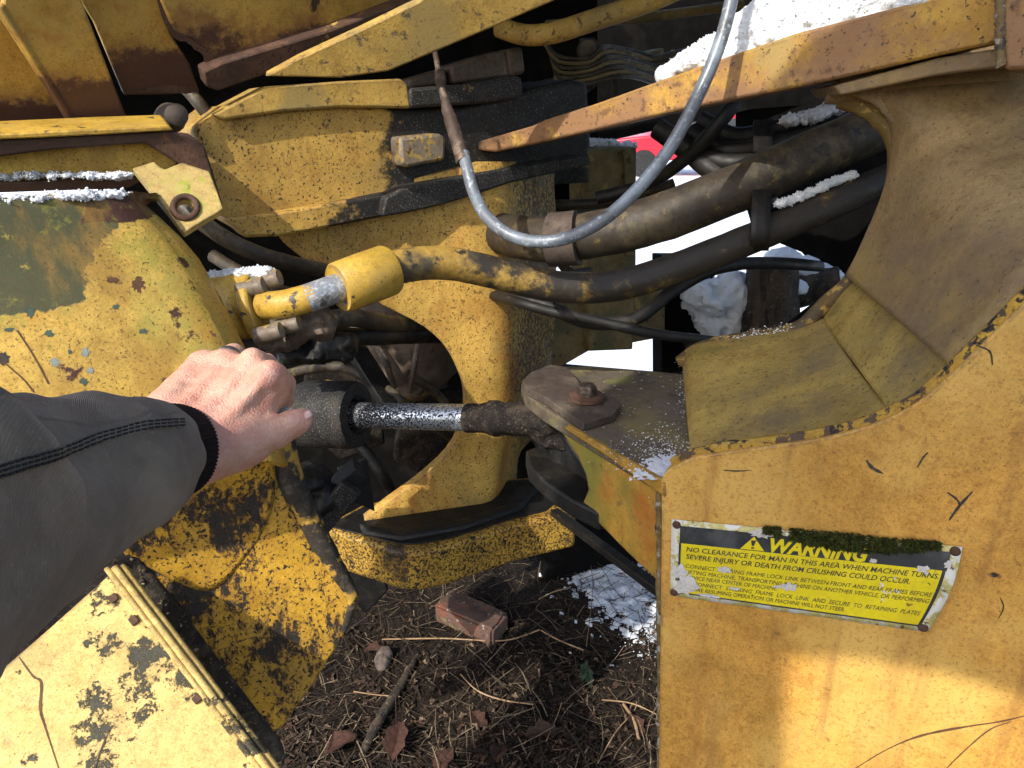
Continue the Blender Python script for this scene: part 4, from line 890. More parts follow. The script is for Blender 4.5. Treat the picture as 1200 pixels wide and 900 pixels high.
# chips and scrapes on the fender
fsk = next(o for o in fd.children if o.name.startswith('fender_skin')); fm = fsk.data; fo = fsk.location
fb = BVHTree.FromPolygons([tuple(v_.co + fo) for v_ in fm.vertices], [tuple(q.vertices) for q in fm.polygons])
def chip_on(bv, pix, name, mat, parent, lift=0.0005):
    pts = []
    for x, y in pix:
        h = bv.ray_cast(CAM, ray(x, y).normalized())
        if h[0] is None: return
        n = h[1] if h[1].dot(CAM - h[0]) > 0 else -h[1]; pts.append(h[0] + n * lift)
    tri = mgeo.tessellate_polygon([[Vector((x, y, 0)) for x, y in pix]])
    return mk(name, pts, [tuple(t) for t in tri], mat, parent, recalc=False)
def ragged(cx, cy, rx, ry, seed, rot=0, n=22):
    r_ = random.Random(seed); o = []
    for k in range(n):
        a = 2 * math.pi * k / n; q = r_.uniform(0.55, 1.2); x, y = rx * q * math.cos(a), ry * q * math.sin(a); o.append((cx + x * math.cos(R(rot)) - y * math.sin(R(rot)), cy + x * math.sin(R(rot)) + y * math.cos(R(rot))))
    return o
for i, (x, y, rx, ry, rot, m_) in enumerate([(35, 366, 6, 7, 0, 'chipgreen'), (58, 391, 6, 4, 20, 'chipgreen'), (10, 386, 7, 3, 0, 'chipgreen'), (64, 424, 6, 6, 0, 'chipgrey'), (100, 413, 5, 6, 0, 'chipgrey'), (106, 434, 5, 4, 0, 'chipgrey'), (98, 447, 5, 5, 0, 'chipgreen'), (136, 360, 5, 3, 0, 'chipgreen'), (168, 388, 5, 3.5, 0, 'chipgreen'),
        (162, 334, 8, 9, 0, 'scratch'), (132, 328, 9, 4, 10, 'scratch'), (3, 420, 8, 9, 0, 'darkscratch'), (226, 338, 3, 2, 0, 'scratch'), (242, 420, 3, 2, 0, 'scratch'), (82, 412, 3, 3, 0, 'chipgreen'), (250, 392, 4, 2, 40, 'scratch'), (192, 445, 3, 3, 0, 'scratch')]):
    chip_on(fb, ragged(x, y, rx, ry, i + 50, rot), 'paint_chip', M[m_], fd)
for pts_ in ([(20, 387), (34, 408), (48, 432), (57, 450)], [(4, 424), (18, 436), (30, 447), (40, 460)]):
    c_ = smooth_poly([Vector(p) for p in pts_], 4, False)
    chip_on(fb, [(p.x + 1.3, p.y) for p in c_] + [(p.x - 1.3, p.y) for p in reversed(c_)], 'scrape', M['scratch'], fd)

# step panel at lower left
ST = tplane(P(140, 665, 0.87), P(318, 900, 0.80), P(0, 790, 0.79))
stp = thing('step_panel', 'flaking pale yellow step panel with ribbed edge at the lower left corner', 'panel', P(150, 880, 0.8))
plate('tread_plate', [(-330, 1060), (-200, 950), (-60, 838), (0, 786), (60, 734), (138, 664), (180, 720), (230, 786), (300, 876), (352, 945), (330, 1010), (-100, 1150)], ST, 0.012, M['step'], stp, bevel=0.002)
def off_line(dx, lift, r, name, m_, n=26):
    pts = [hit(138 + 214 * t + dx, 664 + 281 * t + abs(dx) * 0.15, offs(ST, lift)) for t in [k / n for k in range(n + 1)]]
    return tube(name, pts, r, M[m_], stp, seg=8, n=1, rough=0.12)
off_line(-4, 0.003, 0.0042, 'edge_rib', 'step'); off_line(-13, 0.002, 0.0035, 'edge_rib', 'step'); off_line(4, -0.004, 0.0055, 'edge_rib', 'step')
for i, (x, y) in enumerate([(133, 701), (157, 727), (231, 819)]):
    c = hit(x, y, offs(ST, 0.002)); t = (hit(x + 10, y + 13, offs(ST, 0.002)) - c).normalized(); s3 = t.cross(ST[1]).normalized(); q = random.uniform(0.8, 1.2)
    v, f = boxdata(c, t, s3, ST[1], 0.011 * q, 0.009, 0.005); mk('clip', v, f, M['rust'], stp, bevel=0.0012)
ribbon('crack', [(22, 770), (38, 792), (48, 800), (47, 830), (52, 850), (70, 905)], 1.6, M['scratch'], stp, pl=ST, lift=0.0008)
ribbon('crack', [(128, 855), (118, 880), (110, 905)], 1.0, M['darkscratch'], stp, pl=ST, lift=0.0008)

# ================================================================== steering cylinder
ca, cb = P(236, 482, 1.47), P(612, 491, 1.25); ax_ = (cb - ca).normalized()
def along(x): # point on the cylinder axis seen at picture column x
    k = (x - 600) / FPX; D0, dD = depth(ca), depth(cb) - depth(ca); t = (ca.x - k * D0) / (k * dD - (cb.x - ca.x))
    return ca + (cb - ca) * t
sc = thing('steering_cylinder', 'greasy black steering ram with speckled chrome rod reaching to the right clevis', 'hydraulic cylinder', along(420))
lathe('barrel', along(225), ax_, [(0.046, 0), (0.047, 0.01), (0.047, (along(352) - along(225)).length), (0.04, (along(354) - along(225)).length)], M['grease'], sc, seg=32, rough=0.003)
gl = (along(420) - along(352)).length
lathe('gland', along(352), ax_, [(0.049, 0), (0.060, 0.006), (0.064, 0.018), (0.064, gl - 0.012), (0.060, gl - 0.002), (0.038, gl), (0.030, gl - 0.008), (0.027, gl - 0.03), (0.022, gl - .032)], M['greasedust'], sc, seg=40, rough=0.003)
lathe('rod', along(380), ax_, [(0.0242, 0), (0.0242, (along(606) - along(380)).length)], M['chrome'], sc, seg=40)
bo = along(548); prof = []
for x, r in [(546, .0235), (548, .0245), (556, .0248), (562, .0242), (570, .0250), (574, .029), (582, .030), (586, .0285), (590, .0262), (600, .0268), (612, .0275), (632, .0285)]:
    prof.append((r * 1.07, (along(x) - bo).length * (1 if x >= 548 else -1)))
lathe('rod_boot', bo, ax_, prof, M['caked'], sc, seg=32, rough=0.0035)
EC = along(660); EC = Vector((EC.x, EC.y, ZDECK - 0.062))
lump('rod_eye', [(along(622), (0.029, 0.029, 0.028)), (along(634), (0.030, 0.030, 0.029)), (along(645) - Vector((0, 0, 0.004)), (0.030, 0.030, 0.028)), (EC + Vector((0.0, 0.03, 0.012)), (0.04, 0.04, 0.028)), (along(640) + Vector((0.004, -0.006, -0.028)), (0.024, 0.02, 0.018)), (along(655) + Vector((0.008, -0.002, -0.036)), (0.034, 0.03, 0.018))], M['caked'], sc, h=0.003, k=0.010, amp=0.0035, fr=110)
lathe('eye_pin', Vector((EC.x, EC.y, ZDECK - 0.13)), Vector((0, 0, 1)), [(0.022, 0), (0.022, 0.12)], M['grease'], sc, seg=24)

# ================================================================== hydraulic pipe with flange and hoses
hp = thing('hydraulic_pipe', 'yellow bolted flange with short pipe and wide collar above the hand', 'hydraulic pipe', P(290, 380, 0.98))
fa = P(318, 360, 0.96); pax = (P(355, 350, 0.955) - fa).normalized()
FLX = pax
lump('flange_body', [(P(262, 352, 1.0), (0.03, 0.03, 0.035)), (P(283, 356, 0.985), (0.028, 0.03, 0.040))], M['flange'], hp, h=0.004, k=0.02, amp=0.0, relax=3)
def fl_ring(x, y, d, r1, th, m_='flange'):
    c = P(x, y, d); up = (UPV - FLX * UPV.dot(FLX)).normalized(); sd3 = FLX.cross(up)
    out = []
    for k in range(28):
        a = 2 * math.pi * k / 28; rr = r1 * (1.0 + 0.28 * abs(math.sin(a)) ** 3); out.append(c + up * (rr * math.sin(a)) + sd3 * (r1 * 0.82 * math.cos(a)))
    v, _ = prism(out, -FLX * th); n = 28
    f = [tuple(range(n)), tuple(range(2 * n - 1, n - 1, -1))] + [(i, i + n, (i + 1) % n + n, (i + 1) % n) for i in range(n)]
    return mk('flange_plate', v, f, M[m_], hp, bevel=0.003)
fl_ring(303, 359, 0.968, 0.036, 0.016); fl_ring(286, 357, 0.985, 0.037, 0.012); fl_ring(270, 355, 1.0, 0.036, 0.012)
for x, y, d, r in [(327, 325, 0.965, 0.012), (309, 334, 0.955, 0.012), (329, 387, 0.94, 0.0115), (350, 378, 0.96, 0.011)]:
    c = P(x, y, d) - FLX * 0.035; lathe('flange_bolt', c, FLX, [(r, 0), (r, 0.033), (r * .9, 0.036), (r * .2, 0.0365)], M['boltm'], hp, seg=18, sharp=60)
pp = tube('pipe', [P(308, 358, 0.965), P(330, 357, 0.955), P(356, 351, 0.955), P(380, 343, 0.965), P(410, 332, 0.985)], 0.0188, M['flange'], hp, seg=24)
tube('bare_band', [P(359, 350.5, 0.956), P(372, 346, 0.961), P(388, 340, 0.970), P(402, 335.5, 0.979)], 0.0193, M['bare'], hp, seg=24)
cl_ax = (P(456, 316, 1.02) - P(398, 337, 0.975)).normalized(); cl0 = P(396, 338, 0.975); cl_l = (P(458, 317, 1.02) - cl0).length
lathe('collar', cl0, cl_ax, [(0.026, 0.002), (0.032, 0), (0.0345, 0.003), (0.036, cl_l * .5), (0.036, cl_l - 0.004), (0.034, cl_l), (0.026, cl_l - .001)], M['flange'], hp, seg=36)
lump('flange_under_dirt', [(P(352, 384, 0.99), (0.03, 0.02, 0.018)), (P(378, 380, 1.0), (0.02, 0.02, 0.022)), (P(330, 400, 1.0), (0.03, 0.02, 0.014))], M['casing'], hp, h=0.004, amp=0.006, fr=70)

def hose(label, pix, r, mat, seg=18, name='hydraulic_hose', cat='hose', group=None, rough=0.05):
    o = tube(name, [P(*p) for p in pix], r, M[mat], None, seg=seg, n=6, rough=rough); return tag(o, label, cat, group)
hose('thick yellow-stained hydraulic hose running from the collar across the hinge column', [(440, 322, 1.01), (470, 312, 1.035), (520, 308, 1.07), (580, 320, 1.10), (640, 334, 1.12), (700, 337, 1.13), (760, 325, 1.13), (850, 292, 1.14), (950, 250, 1.16), (1040, 210, 1.17), (1130, 175, 1.2)], 0.0245, 'hoseyel', 22)
hb = hose('thickest dark brown hose passing over the others into the frame opening', [(540, 262, 1.62), (610, 278, 1.36), (660, 280, 1.28), (750, 263, 1.22), (850, 226, 1.20), (950, 182, 1.20), (1050, 140, 1.22), (1130, 105, 1.26)], 0.040, 'hosebrown', 24)
cm = tube('hose_clamp', [P(646, 281, 1.268), P(660, 280.5, 1.26), P(677, 279, 1.252)], 0.047, M['brownplate'], hb, seg=24, n=2)
hose('thin black cable sagging below the stained hose towards the snow', [(570, 344, 1.50), (605, 354, 1.33), (650, 366, 1.30), (700, 376, 1.30), (760, 390, 1.30), (812, 397, 1.34), (860, 402, 1.5)], 0.0095, 'rubber', 12, 'cable', 'cable')
hose('black cable curving up under the hoses beside the snow heap', [(572, 342, 1.52), (606, 351, 1.36), (640, 358, 1.33), (690, 378, 1.32), (745, 373, 1.32), (790, 340, 1.34), (840, 314, 1.36), (900, 308, 1.45), (960, 312, 1.6)], 0.0125, 'rubber', 12, 'cable', 'cable')
hose('small brown hose hanging behind the eye bracket to the flange', [(205, 235, 1.06), (240, 263, 1.06), (270, 283, 1.07), (310, 300, 1.10), (352, 311, 1.16), (400, 320, 1.25)], 0.0125, 'hosebrown', 12)
hose('black hose crossing diagonally in front of the red vehicle', [(700, 232, 1.6), (760, 215, 1.55), (810, 180, 1.45), (842, 145, 1.4), (862, 120, 1.4)], 0.014, 'rubber', 12)
hose('black hose looping down to the right of the red vehicle', [(770, 150, 1.5), (805, 175, 1.48), (835, 200, 1.45), (870, 225, 1.45), (900, 235, 1.5)], 0.022, 'rubber', 14)
for i, (lab, pts) in enumerate([('upper black hose of the snow-dusted bundle under the beam', [(820, 140, 1.5), (860, 160, 1.48), (905, 152, 1.46), (960, 140, 1.45), (1030, 120, 1.45)]),
                 ('middle black hose of the snow-dusted bundle under the beam', [(810, 155, 1.5), (850, 176, 1.46), (905, 170, 1.44), (970, 155, 1.43), (1040, 135, 1.43)]),
                 ('lowest black hose of the snow-dusted bundle under the beam', [(800, 170, 1.5), (845, 190, 1.44), (905, 188, 1.42), (980, 168, 1.41), (1050, 150, 1.41)])]):
    hose(lab, pts, 0.019, 'rubber', 14, group=None)
rows = [[P(x0_ + dx, y_, d_) for dx in (-11, -4, 4, 11)] for x0_, y_, d_ in ((895, 140, 1.40), (894, 165, 1.38), (893, 192, 1.30), (893, 225, 1.15), (892, 250, 1.11), (891, 275, 1.105), (890, 294, 1.13))]
st = grid('hose_strap', rows, M['rubber'], None, solid=0.006, sharp=60); tag(st, 'black strap tying the hoses together beneath the beam', 'strap')
hose('rusty thin pipe behind the hinge under the block flange', [(560, 238, 1.75), (640, 240, 1.75), (720, 236, 1.72), (790, 215, 1.7)], 0.012, 'hosebrown', 10, 'thin_pipe', 'pipe')
gh = thing('grease_hose', 'slim grey hose hanging in a loop in front of the beam', 'hose', P(630, 285, 1.04))
tube('hose', [P(543, 180, 1.10), P(548, 200, 1.09), P(556, 228, 1.08), (P(572, 256, 1.06)), P(603, 278, 1.04), P(645, 283, 1.03), P(690, 268, 1.02), P(735, 234, 1.01), P(782, 178, 1.0), P(818, 112, 0.99), P(842, 55, 0.98), P(857, 0, 0.97), P(866, -60, 0.97), P(872, -130, 1.0)], 0.0092, M['greyhose'], gh, seg=16)
tube('stem', [P(510, 62, 1.16), P(514, 84, 1.14)], 0.0045, M['fitting'], gh, seg=10, n=1)
tube('fitting', [P(513, 82, 1.14), P(515.5, 90, 1.14), P(516, 95, 1.135), P(518, 104, 1.13), P(523, 122, 1.12)], [0.005, 0.0085, 0.0088, 0.006, 0.007], M['fitting'], gh, seg=14, n=1)
tube('ferrule', [P(522, 120, 1.12), P(524, 128, 1.12), P(527, 136, 1.118), P(527.5, 138, 1.117), P(541, 182, 1.10), P(542.5, 186, 1.10), P(544, 190, 1.098)], [0.007, 0.0092, 0.0094, 0.0105, 0.0108, 0.0125, 0.0122], M['fitting'], gh, seg=16, n=1)
# small wires and fittings above the block
wr = thing('wiring_cluster', 'tangle of grimy wires and fittings behind the beam', 'wiring', P(660, 90, 1.6))
for i in range(7):
    y0 = 52 + i * 6; tube('wire', [P(636 + i * 3, y0 - 6, 1.55), P(655, y0 + 14, 1.53), P(690, y0 + 16 - i, 1.55), P(715 + 4 * i, y0 + 2, 1.6), P(790, y0 + 20, 1.9)], 0.004, M['post' if i % 2 else 'hosebrown'], wr, seg=8)
lathe('grommet', P(690, 60, 1.6), Vector((-0.25, -1, 0.1)), [(0.024, 0), (0.026, 0.01), (0.02, 0.018)], M['hosebrown'], wr, seg=18)
plate('wire_bracket', [(683, 44), (698, 44), (700, 100), (688, 110)], vplane(P(690, 60, 1.62), P(720, 60, 1.64)), 0.02, M['hosebrown'], wr)
# transmission housing and pipes seen through the column's cut-out
th = thing('transmission_housing', 'brown grey cast housing showing through the cut-out left of the column', 'housing', P(470, 470, 1.75))
lump('casting', [(P(470, 385, 1.80), (0.13, 0.12, 0.10)), (P(478, 425, 1.78), (0.085, 0.08, 0.10)), (P(500, 400, 1.82), (0.11, 0.1, 0.1))], M['casing'], th, h=0.009, k=0.05, amp=0.004, fr=30, relax=2)
tube('rib', [P(430, 388, 1.68), P(450, 420, 1.66), P(462, 455, 1.68)], 0.008, M['casing'], th, seg=8)
tube('rib', [P(492, 388, 1.68), P(486, 425, 1.66), P(480, 460, 1.68)], 0.006, M['casing'], th, seg=8)
bar('upright_bracket', P(408, 395, 1.58), P(462, 480, 1.56), 0.05, 0.018, M['grease'], th)
hose('grimy brown pipe running level below the collar', [(300, 372, 1.22), (360, 378, 1.22), (410, 372, 1.24), (450, 378, 1.34), (500, 384, 1.55), (560, 390, 1.75)], 0.016, 'hosebrown', 12, 'pipe', 'pipe', rough=0.2)
hose('dark pipe lying just above the brown casting', [(310, 402, 1.25), (380, 396, 1.26), (440, 394, 1.34), (500, 393, 1.55), (560, 394, 1.75)], 0.017, 'rubber', 12, 'pipe', 'pipe', rough=0.1)
lump('oily_dirt', [(P(350, 415, 1.24), (0.05, 0.03, 0.02)), (P(390, 408, 1.25), (0.05, 0.03, 0.03)), (P(330, 398, 1.2), (0.04, 0.03, 0.02))], M['grease'], th, h=0.006, amp=0.010, fr=40)
for nm_, pts_, r_, m_ in [('oil_line', [(330, 440, 1.7), (400, 430, 1.6), (470, 470, 1.6), (540, 520, 1.75)], 0.012, 'hosebrown'), ('oil_line', [(360, 470, 1.75), (420, 520, 1.7), (450, 560, 1.7), (470, 600, 1.8)], 0.014, 'rubber'),
        ('oil_line', [(455, 455, 1.55), (470, 470, 1.52), (465, 485, 1.55), (450, 500, 1.6)], 0.008, 'hosebrown'), ('oil_line', [(480, 440, 1.7), (520, 470, 1.75), (530, 510, 1.8)], 0.010, 'hosebrown'), ('oil_line', [(250, 300, 1.5), (300, 330, 1.45), (350, 345, 1.5), (420, 340, 1.7)], 0.014, 'hosebrown')]:
    tube(nm_, [P(*p) for p in pts_], r_, M[m_], th, seg=10, rough=0.12)
plate('mount_plate', [(360, 420), (440, 440), (452, 520), (400, 540), (352, 500)], vplane(P(360, 450, 1.78), P(450, 450, 1.85)), 0.03, M['caked'], th, bevel=0.006)
plate('mount_plate', [(470, 470), (540, 455), (545, 520), (500, 560), (462, 540)], vplane(P(470, 500, 1.86), P(540, 500, 1.92)), 0.03, M['caked'], th, bevel=0.006)
for x, y, d in ((385, 450, 1.76), (425, 500, 1.8), (500, 490, 1.87), (372, 492, 1.77)):
    hexbolt(P(x, y, d), Vector((0, -1, 0.1)), 0.013, 0.014, M['boltm'], th)
# rods and fittings in the dark above the block
for nm_, pts_, r_, m_ in [('control_rod', [(600, 108, 1.75), (700, 84, 1.75), (800, 62, 1.8), (900, 30, 1.85)], 0.010, 'hosebrown'), ('control_rod', [(640, 30, 1.7), (760, 20, 1.75), (870, 5, 1.8)], 0.012, 'post'), ('control_rod', [(705, 60, 1.8), (720, 100, 1.78), (716, 140, 1.8)], 0.012, 'hosebrown'),
        ('control_rod', [(560, 150, 1.85), (620, 152, 1.85), (690, 148, 1.9)], 0.011, 'brownplate'), ('control_rod', [(745, 130, 1.9), (780, 95, 1.9), (790, 60, 1.9)], 0.009, 'post'), ('control_rod', [(600, 250, 1.8), (660, 252, 1.8), (700, 250, 1.85)], 0.011, 'brownplate'), ('control_rod', [(650, 300, 1.75), (670, 320, 1.75), (690, 318, 1.8)], 0.012, 'hosebrown')]:
    tube(nm_, [P(*p) for p in pts_], r_, M[m_], rf, seg=10, rough=0.12)
plate('relay_box', [(755, 62), (778, 56), (782, 78), (758, 84)], vplane(P(755, 70, 1.85), P(785, 70, 1.9)), 0.04, M['post'], rf, bevel=0.004)
# grease caked bracket under the cylinder
cbk = thing('caked_bracket', 'grease caked steel bracket under the steering ram', 'bracket', P(400, 610, 1.35))
bar('arm', P(352, 610, 1.30), P(422, 548, 1.30), 0.05, 0.03, M['grease'], cbk)
bar('arm', P(372, 618, 1.26), P(412, 570, 1.24), 0.02, 0.04, M['greasedust'], cbk)
plate('web', [(398, 552), (432, 540), (440, 600), (418, 590)], vplane(P(400, 560, 1.34), P(440, 560, 1.38)), 0.02, M['grease'], cbk)
lump('grease_clod', [(P(350, 560, 1.25), (0.06, 0.05, 0.02)), (P(372, 585, 1.26), (0.05, 0.04, 0.03))], M['grease'], cbk, h=0.006, amp=0.006, fr=45)

plate('inner_wall', [(862, 100), (1150, 90), (1150, 430), (955, 430), (972, 330), (915, 270), (880, 262), (862, 200)], vplane(P(862, 200, 2.45), P(1100, 200, 2.2)), 0.03, M['void'], ff, bevel=0.0)  # near-black sheet, its colour standing in for the opening's shade
# ================================================================== far side: posts, log, snow, red vehicle
fp = thing('far_post', 'dull yellow box post with snow on its top behind the hinge', 'post', P(716, 420, 2.0))
FPL = vplane(P(690, 300, 1.95), P(746, 300, 2.0))
plate('post_face', [(688, 176), (746, 172), (746, 305), (742, 410), (690, 412)], FPL, 0.12, M['post'], fp, bevel=0.006)
plate('post_edge', [(732, 174), (746, 173), (745, 300), (733, 300)], offs(FPL, 0.012), 0.012, M['post'], fp, bevel=0.003)
plate('cross_rail', [(560, 190), (690, 196), (690, 214), (560, 222)], offs(FPL, 0.06), 0.05, M['greasedust'], fp, bevel=0.004)
plate('lower_rail', [(640, 340), (690, 344), (780, 340), (780, 395), (690, 412), (655, 432), (640, 430)], offs(FPL, -0.03), 0.04, M['post'], fp, bevel=0.006)
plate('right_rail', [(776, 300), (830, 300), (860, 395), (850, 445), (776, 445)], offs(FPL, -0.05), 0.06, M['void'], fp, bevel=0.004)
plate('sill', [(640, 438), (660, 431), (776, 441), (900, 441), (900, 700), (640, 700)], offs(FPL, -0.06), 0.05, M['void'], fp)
def log(name, label, a, b, r):
    o = tube(name, [a, a.lerp(b, .35) + Vector((0, 0, .01)), b], [r, r * 1.05, r * .95], M['bark'], None, seg=14, n=4, rough=0.15); return tag(o, label, 'log')
log('log', 'dark upright log end between the two snow heaps', P(900, 420, 2.1), P(905, 312, 2.05), 0.075)
log('log', 'short dark log lying right of the snow heap', P(915, 350, 2.3), P(985, 330, 2.2), 0.05)
sn_mats = M['snow']
def snow(name, label, sph, h=0.004, amp=0.005, fr=70, k=0.015, floor=None, grains=0, gr=0.0016):
    o = lump(name, sph, sn_mats, None, h, k, amp, fr, floor, relax=0)
    if grains:
        rn = random.Random(len(sph)); me = o.data; vs0 = [x.co.copy() for x in me.vertices]; fs0 = [tuple(q.vertices) for q in me.polygons]; n0 = len(vs0)
        for i in range(grains):
            c = vs0[rn.randrange(n0)] + Vector((rn.gauss(0, 1), rn.gauss(0, 1), rn.gauss(0, .6))) * gr * 0.8; r = gr * (0.35 + 0.9 * rn.random() ** 2); k_ = len(vs0)
            vs0 += [c + Vector((a.x, a.y, a.z)) * r * rn.uniform(.7, 1.3) for a in iv]; fs0 += [tuple(j + k_ for j in q) for q in ifc]
        m2 = bpy.data.meshes.new(name); m2.from_pydata([tuple(x) for x in vs0], [], fs0); m2.materials.append(sn_mats); m2.shade_smooth(); o.data = m2; bpy.data.meshes.remove(me)
    return tag(o, label, 'snow', kind='stuff')
snow('snow_heap', 'bright snow heap behind the frame opening left of the log', [(P(822 + 12 * i, 346 + 8 * math.sin(i * 1.7), 2.12), (0.055, 0.07, 0.05)) for i in range(6)] + [(P(835 + 10 * i, 375, 2.15), (0.05, 0.06, 0.05)) for i in range(6)], h=0.008, amp=0.016, fr=34)
snow('snow_heap', 'snow heap on the right of the log near the rim', [(P(915 + 9 * i, 300 + 4 * i, 2.25), (0.05, 0.05, 0.025)) for i in range(7)] + [(P(930 + 5 * i, 335, 2.2), (0.02, 0.03, 0.02)) for i in range(3)], h=0.008, amp=0.010, fr=30)
bar('right_ledge', P(800, 398, 2.2), P(990, 398, 2.2), 0.3, 0.04, M['grease'], fp)
# red vehicle far behind
rv = thing('red_vehicle', 'bright red vehicle parked beyond the snow, seen through the gap', 'vehicle', Vector((4.7, 19.0, 0.06)))
prof = [(-2.2, 0.45), (-2.2, 0.95), (-1.2, 1.05), (-0.7, 1.5), (0.9, 1.52), (1.4, 1.05), (2.2, 0.98), (2.2, 0.45)]
def extr(name, pr, y0, y1, m_, bevel=0.05):
    v = [Vector((4.7 + a, y0 + 10, b)) for a, b in pr] + [Vector((4.7 + a, y1 + 10, b)) for a, b in pr]; n = len(pr)
    f = [tuple(range(n)), tuple(range(2 * n - 1, n - 1, -1))] + [(i, i + n, (i + 1) % n + n, (i + 1) % n) for i in range(n)]
    return mk(name, v, f, m_, rv, bevel=bevel)
extr('body', prof, 9.0, 10.7, M['red'])
for a, b in ((-0.62, 0.05), (0.12, 0.85)):
    extr('window', [(a - 0.25 if a < 0 else a, 1.08), (a, 1.42), (b, 1.44), (b + (0.28 if b > .5 else 0), 1.08)], 8.985, 9.02, M['glass'], 0.01)
for x in (-1.4, 1.4):
    wv = lathe('wheel', Vector((4.7 + x, 18.96, 0.37)), Vector((0, 1, 0)), [(0.2, 0), (0.32, 0.01), (0.33, 0.03), (0.33, 0.2), (0.3, 0.22)], M['rubber'], rv, seg=32)
    lathe('rim', Vector((4.7 + x, 18.95, 0.37)), Vector((0, 1, 0)), [(0.19, 0), (0.2, 0.02), (0.2, 0.05)], M['rubber'], wv, seg=24)
for i, (yy, zz) in enumerate([(11.4, 0.13), (12.3, 0.16)]):
    o = bar('plank', Vector((1.6, yy, zz - .02)), Vector((3.6, yy + .3, zz - .02)), 0.26, 0.10, M['plank']); tag(o, ['pale wooden plank on the snow nearer the machine', 'second wooden plank on the snow just behind the first'][i], 'plank', 'planks lying on the snow')

# ================================================================== snow lying on the machine
def strip(name, label, pts, r, n=30, seed=0, h=0.0028, amp=0.004, fr=120, flat=0.6, spread=0.0):
    rn = random.Random(seed); c = smooth_poly([Vector(p) for p in pts], 16, False); s = []
    for i in range(n):
        p = c[int(rn.random() * (len(c) - 1))]; rr = r * rn.uniform(0.45, 1.25); s.append((p + Vector((rn.uniform(-1, 1), rn.uniform(-1, 1), 0)) * spread + Vector((0, 0, rn.uniform(-.2, .5) * r)), (rr * 1.3, rr * 1.3, rr * flat)))
    return snow(name, label, s, h, amp * min(1, r / 0.006), fr, k=min(0.012, r * 1.2), grains=1700, gr=0.0013)
def crust(name, label, mask, x0, x1, y0, y1, pl, amp, step=2.0, fr=60.0, up=Vector((0, 0, 1)), zf=None):
    """thin broken snow cover: a height field over a flat surface that dips below it between the grains"""
    nx, ny = int((x1 - x0) / step), int((y1 - y0) / step); v = []
    for j in range(ny + 1):
        for i in range(nx + 1):
            x, y = x0 + i * step, y0 + j * step; p = hit(x, y, pl)
            nz = 0.55 * mnoise.noise(p * fr) + 0.35 * mnoise.noise(p * fr * 2.6) + 0.25 * mnoise.noise(p * fr * 6)
            z = (mask(x, y) - 0.5 + nz * 0.9); v.append(p + up * (amp * max(-1.2, min(z, 1.0)) + (zf(p) if zf else 0)))
    w_ = nx + 1; f = [(j * w_ + i, j * w_ + i + 1, (j + 1) * w_ + i + 1, (j + 1) * w_ + i) for j in range(ny) for i in range(nx)]
    keep = []
    base = [(hit(x0 + (k % w_) * step, y0 + (k // w_) * step, pl)) for k in range(len(v))]
    hgt = [(a - b).dot(up) - (zf(b) if zf else 0) for a, b in zip(v, base)]
    f = [q for q in f if max(hgt[k] for k in q) > -0.0005]
    used = sorted({k for q in f for k in q}); mp = {k: i for i, k in enumerate(used)}
    o = mk(name, [v[k] for k in used], [tuple(mp[k] for k in q) for q in f], M['snow'], None, sharp=None, recalc=False); return tag(o, label, 'snow', kind='stuff')
def gauss2(cx, cy, sx_, sy_, rot=0.0):
    c, s = math.cos(R(rot)), math.sin(R(rot))
    return lambda x, y: math.exp(-(((x - cx) * c + (y - cy) * s) / sx_) ** 2 - ((-(x - cx) * s + (y - cy) * c) / sy_) ** 2)
sb = []
rn = random.Random(4)
for i in range(150):
    t = rn.random(); x = 816 + 310 * t; yb = 79 - 82 * t
    b0 = hit(x, yb, BEAM); hh = 0.010 + 0.060 * min(1, t * 4.5) * (0.85 + 0.2 * rn.random()); dy = rn.uniform(0.034, 0.095); pr2 = min(1, dy / 0.045)
    sb.append((b0 + Vector((rn.uniform(-.005, .02), dy, hh * (0.55 * pr2 - 0.25) + rn.uniform(-.004, .004))), (rn.uniform(0.014, 0.03), 0.018, rn.uniform(0.35, 0.6) * hh + 0.004)))
snow('snow_bank', 'thick snow bank lying along the top of the right beam', sb, h=0.004, amp=0.005, fr=110, grains=3200, gr=0.0015)
snow('snow_clump', 'small round snow clump on the beam left of the grey hose', [(hit(789, 84, BEAM) + Vector((0, .04, 0.0)), (0.015, 0.02, 0.014)), (hit(783, 88, BEAM) + Vector((0, .04, 0)), 0.010)], h=0.003, amp=0.003)
strip('snow_strip', 'upper thin snow line inside the rusty shelf at left', [P(-30, 210, 0.96), P(40, 206, 0.97), P(100, 207, 0.985), P(150, 206, 0.99)], 0.0034, 90, 1, h=0.0017, amp=0.005, fr=160, flat=0.6, spread=0.010)
strip('snow_strip', 'lower snow line along the top edge of the fender', [P(-30, 238, 0.735) + Vector((0, 0.012, 0)), P(40, 235, .775) + Vector((0, 0.012, 0)), P(90, 232, .805) + Vector((0, 0.012, 0)), P(138, 229, 0.842) + Vector((0, 0.012, 0))], 0.0038, 130, 2, h=0.0017, amp=0.005, fr=160, flat=0.6, spread=0.010)
strip('snow_patch', 'snow crust on top of the bolted pipe flange', [P(252, 324, 1.0), P(275, 321, 0.99), P(300, 320, 0.975), P(312, 320, 0.97)], 0.0042, 130, 3, h=0.002, amp=0.003, flat=0.5, spread=0.010)
strip('snow_strip', 'thin snow ridge lying on the lower hose near the opening', [P(912, 240, 1.14), P(940, 230, 1.145), P(970, 217, 1.15), P(1000, 205, 1.15)], 0.0042, 80, 5, h=0.002, amp=0.003, flat=0.7)
strip('snow_strip', 'snow crust on the hose bundle under the beam', [P(925, 142, 1.43), P(950, 138, 1.43), P(975, 128, 1.43), P(990, 122, 1.43)], 0.008, 60, 6, flat=0.5, spread=0.01)
